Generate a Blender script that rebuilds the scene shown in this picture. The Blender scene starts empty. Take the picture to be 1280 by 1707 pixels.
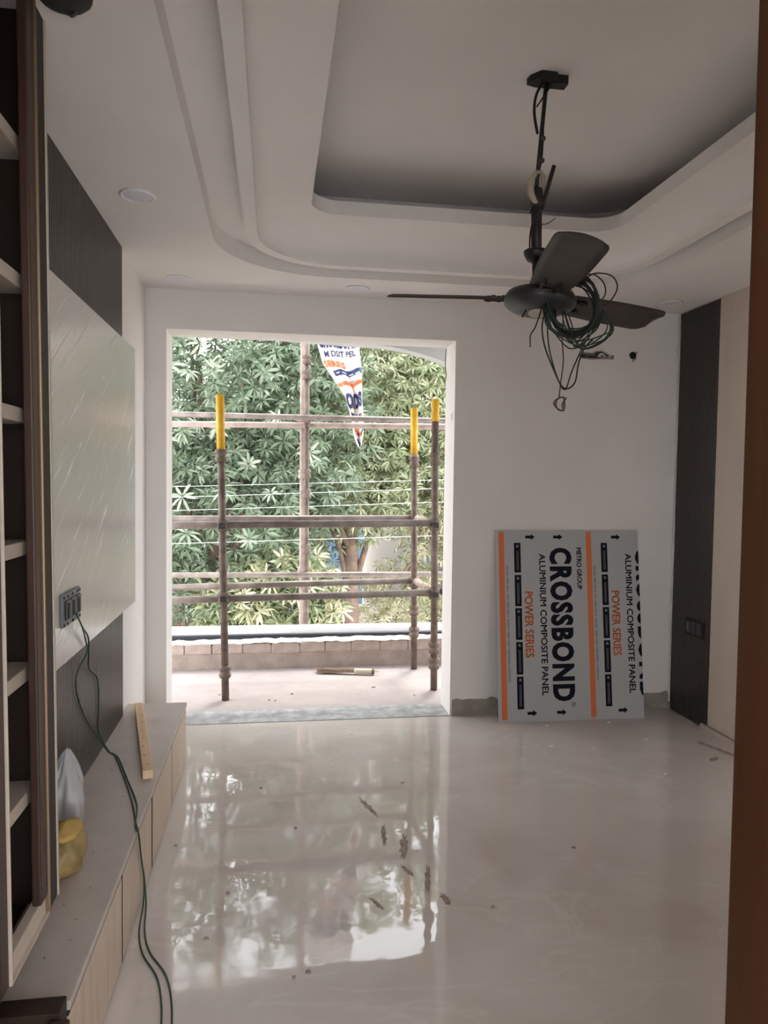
import bpy, bmesh, math, random
import numpy as np
from mathutils import Vector, Matrix

random.seed(7)
rng = np.random.default_rng(7)
PI = math.pi
scene = bpy.context.scene
COL = scene.collection

# ------------------------------------------------------------------ camera
CAM_H = 1.45
FPX = 1218.4
def cam_axes(yaw, pitch, roll):
    f = Vector((math.sin(yaw)*math.cos(pitch), math.cos(yaw)*math.cos(pitch), math.sin(pitch)))
    r = Vector((math.cos(yaw), -math.sin(yaw), 0))
    u = r.cross(f)
    return r*math.cos(roll)+u*math.sin(roll), u*math.cos(roll)-r*math.sin(roll), f
_r, _u, _f = cam_axes(0.15017, -0.04276, 0.01293)
cam_data = bpy.data.cameras.new('camera')
cam = bpy.data.objects.new('camera', cam_data)
COL.objects.link(cam)
cam.matrix_world = Matrix(((_r.x, _u.x, -_f.x, 0), (_r.y, _u.y, -_f.y, 0), (_r.z, _u.z, -_f.z, CAM_H), (0, 0, 0, 1)))
cam_data.sensor_fit = 'HORIZONTAL'
cam_data.sensor_width = 36
cam_data.lens = FPX/1280*36
cam_data.clip_start = 0.02
cam_data.clip_end = 300
scene.camera = cam

# ------------------------------------------------------------------ world, sun, exposure
world = bpy.data.worlds.new('world')
scene.world = world
world.use_nodes = True
bg = world.node_tree.nodes['Background']
bg.inputs['Color'].default_value = (0.95, 0.97, 1.0, 1)
bg.inputs['Strength'].default_value = 3.5
sun_data = bpy.data.lights.new('sun', 'SUN')
sun_data.energy = 2.8
sun_data.angle = math.radians(14)
sun_data.color = (1.0, 0.93, 0.82)
sun = bpy.data.objects.new('sun', sun_data)
COL.objects.link(sun)
sun.location = (8, 2, 12)
sun.rotation_euler = Vector((-0.28, -0.46, -1.0)).to_track_quat('-Z', 'Y').to_euler()
scene.view_settings.view_transform = 'Standard'
scene.view_settings.look = 'None'
scene.view_settings.exposure = 0.86
scene.view_settings.gamma = 1.0
scene.view_settings.use_curve_mapping = False

# ------------------------------------------------------------------ materials
def mat(name, col, rough=0.6, var=0.0, scale=8.0, bump=0.0, bscale=60.0, metal=0.0, spec=0.5, col2=None, stretch=None, coat=0.0):
    m = bpy.data.materials.new(name)
    m.use_nodes = True
    nt = m.node_tree
    b = nt.nodes['Principled BSDF']
    b.inputs['Roughness'].default_value = rough
    b.inputs['Metallic'].default_value = metal
    b.inputs['Specular IOR Level'].default_value = spec
    b.inputs['Coat Weight'].default_value = coat
    b.inputs['Base Color'].default_value = (*col, 1)
    tc = nt.nodes.new('ShaderNodeTexCoord')
    src = tc.outputs['Object']
    if stretch:
        mp = nt.nodes.new('ShaderNodeMapping')
        mp.inputs['Scale'].default_value = stretch
        nt.links.new(src, mp.inputs['Vector'])
        src = mp.outputs['Vector']
    if var > 0 or col2:
        n = nt.nodes.new('ShaderNodeTexNoise')
        n.inputs['Scale'].default_value = scale
        n.inputs['Detail'].default_value = 5
        n.inputs['Roughness'].default_value = 0.6
        nt.links.new(src, n.inputs['Vector'])
        rp = nt.nodes.new('ShaderNodeValToRGB')
        rp.color_ramp.elements[0].position = 0.32
        rp.color_ramp.elements[1].position = 0.68
        c2 = col2 if col2 else tuple(min(1, c*(1+var)) for c in col)
        c1 = col if col2 else tuple(c*(1-var) for c in col)
        rp.color_ramp.elements[0].color = (*c1, 1)
        rp.color_ramp.elements[1].color = (*c2, 1)
        nt.links.new(n.outputs['Fac'], rp.inputs['Fac'])
        nt.links.new(rp.outputs['Color'], b.inputs['Base Color'])
    if bump > 0:
        n2 = nt.nodes.new('ShaderNodeTexNoise')
        n2.inputs['Scale'].default_value = bscale
        n2.inputs['Detail'].default_value = 4
        nt.links.new(src, n2.inputs['Vector'])
        bp = nt.nodes.new('ShaderNodeBump')
        bp.inputs['Strength'].default_value = bump
        bp.inputs['Distance'].default_value = 0.01
        nt.links.new(n2.outputs['Fac'], bp.inputs['Height'])
        nt.links.new(bp.outputs['Normal'], b.inputs['Normal'])
    return m

def leaf_mat(name, dark, mid, light, trans=0.35, rough=0.38):
    m = bpy.data.materials.new(name)
    m.use_nodes = True
    nt = m.node_tree
    b = nt.nodes['Principled BSDF']
    b.inputs['Roughness'].default_value = rough
    geo = nt.nodes.new('ShaderNodeNewGeometry')
    inf = nt.nodes.new('ShaderNodeObjectInfo')
    ad = nt.nodes.new('ShaderNodeMath'); ad.operation = 'MULTIPLY_ADD'
    ad.inputs[1].default_value = 0.5
    nt.links.new(geo.outputs['Random Per Island'], ad.inputs[0])
    ml = nt.nodes.new('ShaderNodeMath'); ml.operation = 'MULTIPLY'
    ml.inputs[1].default_value = 0.5
    nt.links.new(inf.outputs['Random'], ml.inputs[0])
    nt.links.new(ml.outputs[0], ad.inputs[2])
    rp = nt.nodes.new('ShaderNodeValToRGB')
    rp.color_ramp.elements[0].position = 0.1
    rp.color_ramp.elements[0].color = (*dark, 1)
    rp.color_ramp.elements[1].position = 0.9
    rp.color_ramp.elements[1].color = (*light, 1)
    e = rp.color_ramp.elements.new(0.5); e.color = (*mid, 1)
    nt.links.new(ad.outputs[0], rp.inputs['Fac'])
    nt.links.new(rp.outputs['Color'], b.inputs['Base Color'])
    tr = nt.nodes.new('ShaderNodeBsdfTranslucent')
    nt.links.new(rp.outputs['Color'], tr.inputs['Color'])
    mx = nt.nodes.new('ShaderNodeMixShader')
    mx.inputs['Fac'].default_value = trans
    nt.links.new(b.outputs[0], mx.inputs[1])
    nt.links.new(tr.outputs[0], mx.inputs[2])
    nt.links.new(mx.outputs[0], nt.nodes['Material Output'].inputs['Surface'])
    return m

M = {}
M['paint'] = mat('white_wall_paint', (0.80, 0.762, 0.732), 0.75, var=0.025, scale=2.5, bump=0.05, bscale=90)
M['ceil'] = mat('ceiling_paint', (0.80, 0.762, 0.735), 0.8, var=0.035, scale=1.8, bump=0.04, bscale=60)
M['reveal'] = M['paint']
M['cement'] = mat('bare_cement', (0.30, 0.27, 0.235), 0.9, var=0.22, scale=9, bump=0.25, bscale=50)
M['granite'] = mat('grey_granite', (0.27, 0.28, 0.30), 0.25, col2=(0.50, 0.50, 0.51), scale=14)
M['balc'] = mat('pink_cement_screed', (0.315, 0.272, 0.265), 0.85, var=0.08, scale=5, bump=0.12, bscale=40)
M['plaster'] = mat('rough_brown_plaster', (0.31, 0.25, 0.215), 0.9, var=0.15, scale=12, bump=0.4, bscale=40)
M['brick'] = mat('dusty_brick', (0.33, 0.25, 0.21), 0.9, col2=(0.42, 0.345, 0.30), scale=16, bump=0.35, bscale=60)
M['mortar'] = mat('white_mortar', (0.62, 0.57, 0.53), 0.9, var=0.1, scale=20, bump=0.4, bscale=40)
M['coping'] = mat('white_coping', (0.85, 0.85, 0.85), 0.5, var=0.03)
M['black'] = mat('matt_black', (0.012, 0.011, 0.010), 0.7)
M['darkgap'] = mat('gap_shadow_dark', (0.03, 0.033, 0.045), 0.6)  # near-black that paints the gap shadow behind the kerb
M['slat'] = mat('dark_brown_laminate', (0.050, 0.041, 0.037), 0.34, var=0.25, scale=5, stretch=(1, 1, 0.15))
M['slatback'] = mat('fluted_backing', (0.010, 0.009, 0.008), 0.7)
M['darkwood'] = mat('dark_walnut', (0.024, 0.014, 0.010), 0.55, spec=0.25, var=0.35, scale=10, stretch=(1, 1, 0.12))
M['redwood'] = mat('reddish_brown_frame', (0.055, 0.028, 0.020), 0.45, spec=0.3, var=0.3, scale=12, stretch=(1, 1, 0.1))
M['brass'] = mat('brass_bead', (0.24, 0.165, 0.10), 0.4, metal=0.4)
M['shelf'] = mat('shelf_edge_laminate', (0.52, 0.44, 0.37), 0.5, var=0.1, scale=12, stretch=(1, 0.2, 1))
M['unitfront'] = mat('beige_wood_laminate', (0.60, 0.47, 0.36), 0.45, var=0.10, scale=9, stretch=(3, 3, 0.35))
M['unittop'] = mat('dusty_greige_laminate', (0.52, 0.45, 0.41), 0.4, var=0.07, scale=7, bump=0.03)
M['door'] = mat('brown_door_wood', (0.045, 0.014, 0.003), 0.55, col2=(0.065, 0.022, 0.006), spec=0.25, scale=6, stretch=(4, 4, 0.3))
M['beige'] = mat('beige_wall_laminate', (0.58, 0.49, 0.41), 0.55, var=0.06, scale=5, stretch=(1, 1, 0.4))
M['white'] = mat('white_plastic', (0.8, 0.8, 0.8), 0.4)
M['diff'] = mat('downlight_diffuser', (0.72, 0.70, 0.76), 0.45)
M['fan'] = mat('dusty_brown_fan', (0.042, 0.032, 0.027), 0.55, var=0.4, scale=9, bump=0.05)
M['fandark'] = mat('dark_fan_metal', (0.02, 0.018, 0.018), 0.45, var=0.3, scale=20)
M['fangrey'] = mat('grey_blue_fan_cap', (0.030, 0.034, 0.038), 0.35, var=0.3, scale=14)
M['wire'] = mat('black_wire', (0.012, 0.016, 0.014), 0.5)
M['greenwire'] = mat('green_wire', (0.02, 0.05, 0.032), 0.5)
M['redwire'] = mat('brown_wire', (0.10, 0.055, 0.045), 0.5)
M['tape'] = mat('cream_tape', (0.50, 0.44, 0.33), 0.6)
M['steel'] = mat('rusty_scaffold_steel', (0.085, 0.055, 0.042), 0.65, col2=(0.20, 0.148, 0.12), scale=14, bump=0.2, bscale=60, metal=0.1)
M['steel2'] = mat('galvanised_scaffold_steel', (0.12, 0.095, 0.084), 0.5, col2=(0.27, 0.22, 0.195), scale=10, bump=0.1, metal=0.2)
M['pinksteel'] = mat('cement_splashed_pipe', (0.23, 0.168, 0.145), 0.7, col2=(0.38, 0.30, 0.265), scale=12, bump=0.2)
M['yellow'] = mat('yellow_paint', (0.72, 0.40, 0.02), 0.5, var=0.15, scale=12)
M['board'] = mat('silver_grey_film', (0.44, 0.45, 0.46), 0.42, var=0.02, scale=3)
M['boardedge'] = mat('board_core', (0.10, 0.10, 0.10), 0.6)
M['orange'] = mat('orange_print', (0.70, 0.17, 0.045), 0.5)
M['ink'] = mat('navy_black_print', (0.008, 0.010, 0.018), 0.6, spec=0.1)
M['inkpale'] = mat('pale_print', (0.17, 0.18, 0.19), 0.5)
M['cloth'] = mat('white_banner', (0.78, 0.70, 0.66), 0.7, var=0.05, scale=6)
M['navy'] = mat('navy_banner_print', (0.03, 0.05, 0.15), 0.7)
M['batten'] = mat('raw_pine', (0.74, 0.52, 0.32), 0.6, var=0.1, scale=8, stretch=(6, 0.6, 6))
M['nail'] = mat('nail_mark', (0.36, 0.18, 0.08), 0.7)
M['yellowbag'] = mat('mustard_bag', (0.34, 0.24, 0.095), 0.5, var=0.35, scale=14, bump=0.5, bscale=25)
M['yellowcloth'] = mat('yellow_cloth', (0.52, 0.34, 0.10), 0.7, var=0.15, scale=12, bump=0.3, bscale=30)
M['redbag'] = mat('maroon_content', (0.12, 0.03, 0.025), 0.5)
M['grass'] = mat('broom_bristle', (0.26, 0.18, 0.13), 0.9, var=0.3, scale=40)
M['trunk'] = mat('tree_bark', (0.12, 0.08, 0.06), 0.9, col2=(0.23, 0.16, 0.12), scale=8, bump=0.5, bscale=20)
M['ground'] = mat('street_ground', (0.32, 0.29, 0.26), 0.9, var=0.2, scale=1.5)
M['concrete'] = mat('grey_concrete', (0.42, 0.42, 0.42), 0.85, var=0.08, scale=3, bump=0.1)
M['farwall'] = mat('far_grey_wall', (0.40, 0.41, 0.44), 0.85, var=0.12, scale=0.6)
M['farcream'] = mat('far_cream_wall', (0.40, 0.36, 0.31), 0.85, var=0.1, scale=0.6)
M['farglass'] = mat('far_dark_glass', (0.02, 0.025, 0.035), 0.15)
M['bluesheet'] = mat('blue_sheet', (0.20, 0.36, 0.60), 0.5, var=0.15, scale=2)
M['mud'] = mat('dried_mud', (0.30, 0.235, 0.20), 0.85, var=0.3, scale=30)
M['chip'] = mat('white_plaster_chip', (0.75, 0.72, 0.68), 0.8)
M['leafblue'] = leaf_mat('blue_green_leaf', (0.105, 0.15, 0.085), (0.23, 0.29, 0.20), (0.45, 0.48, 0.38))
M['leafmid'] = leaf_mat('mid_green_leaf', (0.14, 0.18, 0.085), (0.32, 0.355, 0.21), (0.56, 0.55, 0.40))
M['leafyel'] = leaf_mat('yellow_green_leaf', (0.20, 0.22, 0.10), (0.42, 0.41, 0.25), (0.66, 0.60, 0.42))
M['wirewhite'] = mat('pale_overhead_wire', (0.60, 0.62, 0.60), 0.5)

def floor_mat():
    m = bpy.data.materials.new('polished_beige_marble')
    m.use_nodes = True
    nt = m.node_tree; b = nt.nodes['Principled BSDF']; L = nt.links.new
    tc = nt.nodes.new('ShaderNodeTexCoord')
    n1 = nt.nodes.new('ShaderNodeTexNoise'); n1.inputs['Scale'].default_value = 1.6; n1.inputs['Detail'].default_value = 7; n1.inputs['Distortion'].default_value = 1.2
    L(tc.outputs['Object'], n1.inputs['Vector'])
    rp = nt.nodes.new('ShaderNodeValToRGB')
    rp.color_ramp.elements[0].position = 0.3; rp.color_ramp.elements[0].color = (0.55, 0.48, 0.44, 1)
    rp.color_ramp.elements[1].position = 0.72; rp.color_ramp.elements[1].color = (0.67, 0.61, 0.575, 1)
    L(n1.outputs['Fac'], rp.inputs['Fac'])
    # pale veins
    n2 = nt.nodes.new('ShaderNodeTexNoise'); n2.inputs['Scale'].default_value = 1.1; n2.inputs['Detail'].default_value = 6; n2.inputs['Distortion'].default_value = 0.8
    mp = nt.nodes.new('ShaderNodeMapping'); mp.inputs['Rotation'].default_value = (0, 0, 0.6); mp.inputs['Scale'].default_value = (1.0, 2.2, 1)
    L(tc.outputs['Object'], mp.inputs['Vector']); L(mp.outputs['Vector'], n2.inputs['Vector'])
    s = nt.nodes.new('ShaderNodeMath'); s.operation = 'SUBTRACT'; s.inputs[1].default_value = 0.5; L(n2.outputs['Fac'], s.inputs[0])
    a = nt.nodes.new('ShaderNodeMath'); a.operation = 'ABSOLUTE'; L(s.outputs[0], a.inputs[0])
    vr = nt.nodes.new('ShaderNodeMapRange'); vr.inputs['From Min'].default_value = 0.0; vr.inputs['From Max'].default_value = 0.012; vr.inputs['To Min'].default_value = 0.35; vr.inputs['To Max'].default_value = 0.0
    L(a.outputs[0], vr.inputs['Value'])
    mx = nt.nodes.new('ShaderNodeMix'); mx.data_type = 'RGBA'
    L(vr.outputs[0], mx.inputs['Factor']); L(rp.outputs['Color'], mx.inputs[6]); mx.inputs[7].default_value = (0.76, 0.71, 0.66, 1)
    # dust
    n3 = nt.nodes.new('ShaderNodeTexNoise'); n3.inputs['Scale'].default_value = 3.2; n3.inputs['Detail'].default_value = 8; n3.inputs['Roughness'].default_value = 0.7
    L(tc.outputs['Object'], n3.inputs['Vector'])
    dr = nt.nodes.new('ShaderNodeMapRange'); dr.inputs['From Min'].default_value = 0.42; dr.inputs['From Max'].default_value = 0.72; dr.inputs['To Min'].default_value = 0.0; dr.inputs['To Max'].default_value = 0.5
    L(n3.outputs['Fac'], dr.inputs['Value'])
    mx2 = nt.nodes.new('ShaderNodeMix'); mx2.data_type = 'RGBA'
    L(dr.outputs[0], mx2.inputs['Factor']); L(mx.outputs[2], mx2.inputs[6]); mx2.inputs[7].default_value = (0.68, 0.625, 0.595, 1)
    L(mx2.outputs[2], b.inputs['Base Color'])
    rr = nt.nodes.new('ShaderNodeMapRange'); rr.inputs['From Min'].default_value = 0.35; rr.inputs['From Max'].default_value = 0.75; rr.inputs['To Min'].default_value = 0.012; rr.inputs['To Max'].default_value = 0.10
    L(n3.outputs['Fac'], rr.inputs['Value']); L(rr.outputs[0], b.inputs['Roughness'])
    n4 = nt.nodes.new('ShaderNodeTexNoise'); n4.inputs['Scale'].default_value = 9; n4.inputs['Detail'].default_value = 2
    L(tc.outputs['Object'], n4.inputs['Vector'])
    bp = nt.nodes.new('ShaderNodeBump'); bp.inputs['Strength'].default_value = 0.05; bp.inputs['Distance'].default_value = 0.01
    L(n4.outputs['Fac'], bp.inputs['Height']); L(bp.outputs['Normal'], b.inputs['Normal'])
    b.inputs['Specular IOR Level'].default_value = 0.5
    return m
M['floor'] = floor_mat()

def film_mat():
    # glossy panel still under its wrinkled protective film
    m = bpy.data.materials.new('glossy_film_panel')
    m.use_nodes = True
    nt = m.node_tree; b = nt.nodes['Principled BSDF']; L = nt.links.new
    b.inputs['Base Color'].default_value = (0.70, 0.67, 0.64, 1)
    b.inputs['Roughness'].default_value = 0.2
    b.inputs['Specular IOR Level'].default_value = 0.8
    tc = nt.nodes.new('ShaderNodeTexCoord')
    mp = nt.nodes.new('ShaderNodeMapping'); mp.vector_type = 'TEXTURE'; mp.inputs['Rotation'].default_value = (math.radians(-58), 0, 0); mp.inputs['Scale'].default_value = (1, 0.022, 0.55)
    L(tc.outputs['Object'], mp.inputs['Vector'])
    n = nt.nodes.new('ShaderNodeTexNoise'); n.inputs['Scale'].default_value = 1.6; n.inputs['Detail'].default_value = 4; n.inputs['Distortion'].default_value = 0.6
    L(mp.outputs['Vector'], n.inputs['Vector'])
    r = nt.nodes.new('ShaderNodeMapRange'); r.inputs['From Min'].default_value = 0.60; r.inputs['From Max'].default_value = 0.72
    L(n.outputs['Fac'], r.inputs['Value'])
    n2 = nt.nodes.new('ShaderNodeTexNoise'); n2.inputs['Scale'].default_value = 2.2; n2.inputs['Detail'].default_value = 3
    L(tc.outputs['Object'], n2.inputs['Vector'])
    ad = nt.nodes.new('ShaderNodeMath'); ad.operation = 'ADD'; L(r.outputs[0], ad.inputs[0]); L(n2.outputs['Fac'], ad.inputs[1])
    bp = nt.nodes.new('ShaderNodeBump'); bp.inputs['Strength'].default_value = 0.35; bp.inputs['Distance'].default_value = 0.008; bp.invert = True
    cm = nt.nodes.new('ShaderNodeMix'); cm.data_type = 'RGBA'; cm.inputs[6].default_value = (0.66, 0.63, 0.60, 1); cm.inputs[7].default_value = (0.97, 0.96, 0.94, 1)  # glints along the film creases, painted as lighter streaks in the colour
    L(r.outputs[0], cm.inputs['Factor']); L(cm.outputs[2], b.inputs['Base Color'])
    L(ad.outputs[0], bp.inputs['Height']); L(bp.outputs['Normal'], b.inputs['Normal'])
    return m
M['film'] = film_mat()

def plastic_mat():
    m = bpy.data.materials.new('clear_plastic_bag')
    m.use_nodes = True
    nt = m.node_tree; b = nt.nodes['Principled BSDF']
    b.inputs['Base Color'].default_value = (0.75, 0.75, 0.76, 1)
    b.inputs['Roughness'].default_value = 0.2
    b.inputs['Alpha'].default_value = 0.55
    return m
M['plastic'] = plastic_mat()

# ------------------------------------------------------------------ helpers
def me_obj(name, me, m, parent=None):
    o = bpy.data.objects.new(name, me)
    COL.objects.link(o)
    if m is not None and len(me.materials) == 0:
        me.materials.append(m)
    if parent is not None:
        o.parent = parent
    return o

def finish(name, bm, m, parent=None, smooth=False, loc=None, recalc=True):
    if recalc:
        bmesh.ops.recalc_face_normals(bm, faces=bm.faces)
    me = bpy.data.meshes.new(name)
    bm.to_mesh(me); bm.free()
    if smooth:
        for p in me.polygons: p.use_smooth = True
    o = me_obj(name, me, m, parent)
    if loc is not None: o.location = loc
    return o

def add_box(bm, x0, x1, y0, y1, z0, z1, bev=0.0):
    vs = [bm.verts.new((x, y, z)) for x in (x0, x1) for y in (y0, y1) for z in (z0, z1)]
    idx = ((0, 1, 3, 2), (4, 6, 7, 5), (0, 4, 5, 1), (2, 3, 7, 6), (0, 2, 6, 4), (1, 5, 7, 3))
    fs = [bm.faces.new([vs[i] for i in f]) for f in idx]
    if bev > 0:
        es = set(e for f in fs for e in f.edges)
        bmesh.ops.bevel(bm, geom=list(es), offset=bev, segments=2, affect='EDGES', profile=0.5)
    return vs

def box(name, x0, x1, y0, y1, z0, z1, m, parent=None, bev=0.0):
    bm = bmesh.new(); add_box(bm, x0, x1, y0, y1, z0, z1, bev)
    return finish(name, bm, m, parent)

def catmull(pts, n=6):
    P = [Vector(p) for p in pts]
    if len(P) < 3: return P
    out = []
    for i in range(len(P)-1):
        p0 = P[max(i-1, 0)]; p1 = P[i]; p2 = P[i+1]; p3 = P[min(i+2, len(P)-1)]
        for k in range(n):
            t = k/n
            out.append(0.5*((2*p1)+(-p0+p2)*t+(2*p0-5*p1+4*p2-p3)*t*t+(-p0+3*p1-3*p2+p3)*t*t*t))
    out.append(P[-1]); return out

def add_tube(bm, pts, rad, seg=8, cap=True):
    P = [Vector(p) for p in pts]; n = len(P)
    R = rad if hasattr(rad, '__len__') else [rad]*n
    rings = []; nrm = None
    for i in range(n):
        t = (P[min(i+1, n-1)]-P[max(i-1, 0)])
        if t.length < 1e-9: t = Vector((0, 0, 1))
        t.normalize()
        if nrm is None:
            a = Vector((0, 0, 1)) if abs(t.z) < 0.9 else Vector((1, 0, 0))
            nrm = t.cross(a).normalized()
        else:
            nrm = (nrm-t*nrm.dot(t))
            if nrm.length < 1e-6: nrm = t.orthogonal()
            nrm.normalize()
        bn = t.cross(nrm)
        rings.append([bm.verts.new(P[i]+(nrm*math.cos(2*PI*k/seg)+bn*math.sin(2*PI*k/seg))*R[i]) for k in range(seg)])
    for i in range(n-1):
        for k in range(seg):
            bm.faces.new((rings[i][k], rings[i][(k+1) % seg], rings[i+1][(k+1) % seg], rings[i+1][k]))
    if cap:
        bm.faces.new(rings[0][::-1]); bm.faces.new(rings[-1])

def tube(name, pts, rad, m, parent=None, seg=8, smooth=True, curve=0):
    bm = bmesh.new()
    P = catmull(pts, curve) if curve else pts
    add_tube(bm, P, rad, seg)
    o = finish(name, bm, m, parent, smooth)
    return o

def add_lathe(bm, prof, c=(0, 0, 0), seg=24):
    rings = []
    for (r, z) in prof:
        if r < 1e-6: rings.append([bm.verts.new((c[0], c[1], c[2]+z))])
        else: rings.append([bm.verts.new((c[0]+r*math.cos(2*PI*k/seg), c[1]+r*math.sin(2*PI*k/seg), c[2]+z)) for k in range(seg)])
    for i in range(len(rings)-1):
        a, b = rings[i], rings[i+1]
        for k in range(seg):
            k2 = (k+1) % seg
            if len(a) == 1 and len(b) == 1: continue
            if len(a) == 1: bm.faces.new((a[0], b[k], b[k2]))
            elif len(b) == 1: bm.faces.new((a[k], a[k2], b[0]))
            else: bm.faces.new((a[k], a[k2], b[k2], b[k]))

def lathe(name, prof, c, m, parent=None, seg=24, smooth=True):
    bm = bmesh.new(); add_lathe(bm, prof, (0, 0, 0), seg)
    return finish(name, bm, m, parent, smooth, loc=c)

def tag(o, label, cat=None, group=None, kind=None):
    o['label'] = label
    if cat: o['category'] = cat
    if group: o['group'] = group
    if kind: o['kind'] = kind
    return o

def thing(name, label, cat, loc=(0, 0, 0), group=None):
    o = bpy.data.objects.new(name, None); COL.objects.link(o)
    o.location = loc; o.empty_display_size = 0.05
    return tag(o, label, cat, group)

def adopt(root):
    """parts were built in world coordinates: keep them there under a root that stands at its base"""
    inv = Matrix.Translation(root.location).inverted()
    for ch in root.children: ch.matrix_parent_inverse = inv

def struct(o, label=None):
    o['kind'] = 'structure'
    if label: o['label'] = label
    return o

def extrude_poly(bm, pts2, axis, a, b):
    """polygon pts2 in the plane normal to axis, extruded from a to b"""
    def mk(p, t):
        return {'x': (t, p[0], p[1]), 'y': (p[0], t, p[1]), 'z': (p[0], p[1], t)}[axis]
    A = [bm.verts.new(mk(p, a)) for p in pts2]; B = [bm.verts.new(mk(p, b)) for p in pts2]
    n = len(pts2)
    bm.faces.new(A); bm.faces.new(B[::-1])
    for i in range(n): bm.faces.new((A[i], B[i], B[(i+1) % n], A[(i+1) % n]))

# ------------------------------------------------------------------ room dimensions
XL, XR, YB, YW, ZS = -0.7274, 2.558, 4.356, 4.60, 2.529
YF = 0.865                     # room side of the wall with the doorway the camera stands in
OX0, OX1, OZ = -0.612, 1.086, 2.303
ZC = 2.86

# floor
struct(box('floor', -1.25, 2.9, -3.0, YB, -0.15, 0.0, M['floor']), 'polished beige marble floor, dusty and reflecting the opening')
# back wall with the balcony opening
bm = bmesh.new()
add_box(bm, XL-0.25, OX0, YB, YW, 0, 3.1)
add_box(bm, OX1, XR+0.25, YB, YW, 0, 3.1)
add_box(bm, OX0, OX1, YB, YW, OZ, 3.1)
struct(finish('wall_back', bm, M['paint']), 'white painted wall with a tall opening to the balcony')
struct(box('wall_left', XL-0.25, XL, 1.915, YB, 0, 3.1, M['paint']), 'white side wall behind the fluted panel')
struct(box('wall_left', -1.25, -1.00, -3.0, 1.915, 0, 3.1, M['paint']))
struct(box('wall_right', XR, XR+0.25, -3.0, YB, 0, 3.1, M['paint']))
bm = bmesh.new()
add_box(bm, -1.00, -0.46, 0.70, YF, 0, 2.86)
add_box(bm, 0.66, 1.95, 0.70, YF, 0, 2.86)
add_box(bm, -0.46, 0.66, 0.70, YF, 2.22, 2.86)
add_box(bm, 1.95, XR, 0.70, YF, 2.15, 2.86)  # lintel over an added, unseen opening sized for fill light from behind
struct(finish('wall_front', bm, M['paint']), 'wall with the doorway')
# granite threshold of the opening, cement band, skirting
struct(box('trim_1', OX0, OX1, YB, YW, -0.15, 0.004, M['granite']), 'grey granite threshold strip under the opening')
bm = bmesh.new()
n = 46
xs = [OX1+0.012+(XR-0.016-OX1-0.012)*i/n for i in range(n+1)]
tops = [0.098+0.014*math.sin(i*1.7)*random.random()+0.010*random.random() for i in range(n+1)]
fr = [bm.verts.new((x, YB-0.004, 0)) for x in xs]; ft = [bm.verts.new((x, YB-0.004, t)) for x, t in zip(xs, tops)]
bt = [bm.verts.new((x, YB, t)) for x, t in zip(xs, tops)]
for i in range(n):
    bm.faces.new((fr[i], fr[i+1], ft[i+1], ft[i])); bm.faces.new((ft[i], ft[i+1], bt[i+1], bt[i]))
struct(finish('baseboard_back', bm, M['cement']), 'unpainted rough cement band along the foot of the wall')

# ------------------------------------------------------------------ ceiling with the stepped tray
def rrect(x0, x1, y0, y1, r, z, seg=12):
    pts = []
    for cx, cy, a0 in ((x1-r, y1-r, 0), (x0+r, y1-r, PI/2), (x0+r, y0+r, PI), (x1-r, y0+r, 1.5*PI)):
        for k in range(seg+1):
            a = a0+PI/2*k/seg
            pts.append((cx+r*math.cos(a), cy+r*math.sin(a), z))
    return pts
def loops(name, L, m, parent=None, smooth=False):
    bm = bmesh.new()
    rings = [[bm.verts.new(p) for p in l] for l in L]
    n = len(rings[0])
    for i in range(len(rings)-1):
        for k in range(n):
            bm.faces.new((rings[i][k], rings[i][(k+1) % n], rings[i+1][(k+1) % n], rings[i+1][k]))
    return finish(name, bm, m, parent, smooth)
struct(box('ceiling', -1.25, XR+0.25, -3.0, YW, ZC, 3.1, M['ceil']), 'upper flat ceiling inside the tray')
A = (-0.275, 1.955, 1.00, 3.945)
HOLE = (-0.470, 1.765, 0.052)
bm = bmesh.new()
oc = [(-1.0, 0.865), (XR, 0.865), (XR, YB), (-1.0, YB)]
lo = []
def loop_edges(pts):
    vs = [bm.verts.new(p) for p in pts]
    return [bm.edges.new((vs[i], vs[(i+1) % len(vs)])) for i in range(len(vs))], vs
E1, _ = loop_edges([(x, y, ZS) for x, y in oc])
E2, av = loop_edges(rrect(A[0], A[1], A[2], A[3], 0.56, ZS))
E3, hv = loop_edges([(HOLE[0]+HOLE[2]*math.cos(2*PI*k/20), HOLE[1]+HOLE[2]*math.sin(2*PI*k/20), ZS) for k in range(20)])
bmesh.ops.triangle_fill(bm, use_beauty=True, use_dissolve=False, edges=E1+E2+E3)
# edge of the soffit and the slot behind it
top = [bm.verts.new((v.co.x, v.co.y, 2.615)) for v in av]
for i in range(len(av)): bm.faces.new((av[i], av[(i+1) % len(av)], top[(i+1) % len(av)], top[i]))
ht = [bm.verts.new((v.co.x, v.co.y, ZS+0.013)) for v in hv]
for i in range(len(hv)): bm.faces.new((hv[i], hv[(i+1) % 20], ht[(i+1) % 20], ht[i]))
struct(finish('ceiling', bm, M['ceil']), 'white soffit around the tray with a rounded edge')
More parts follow.
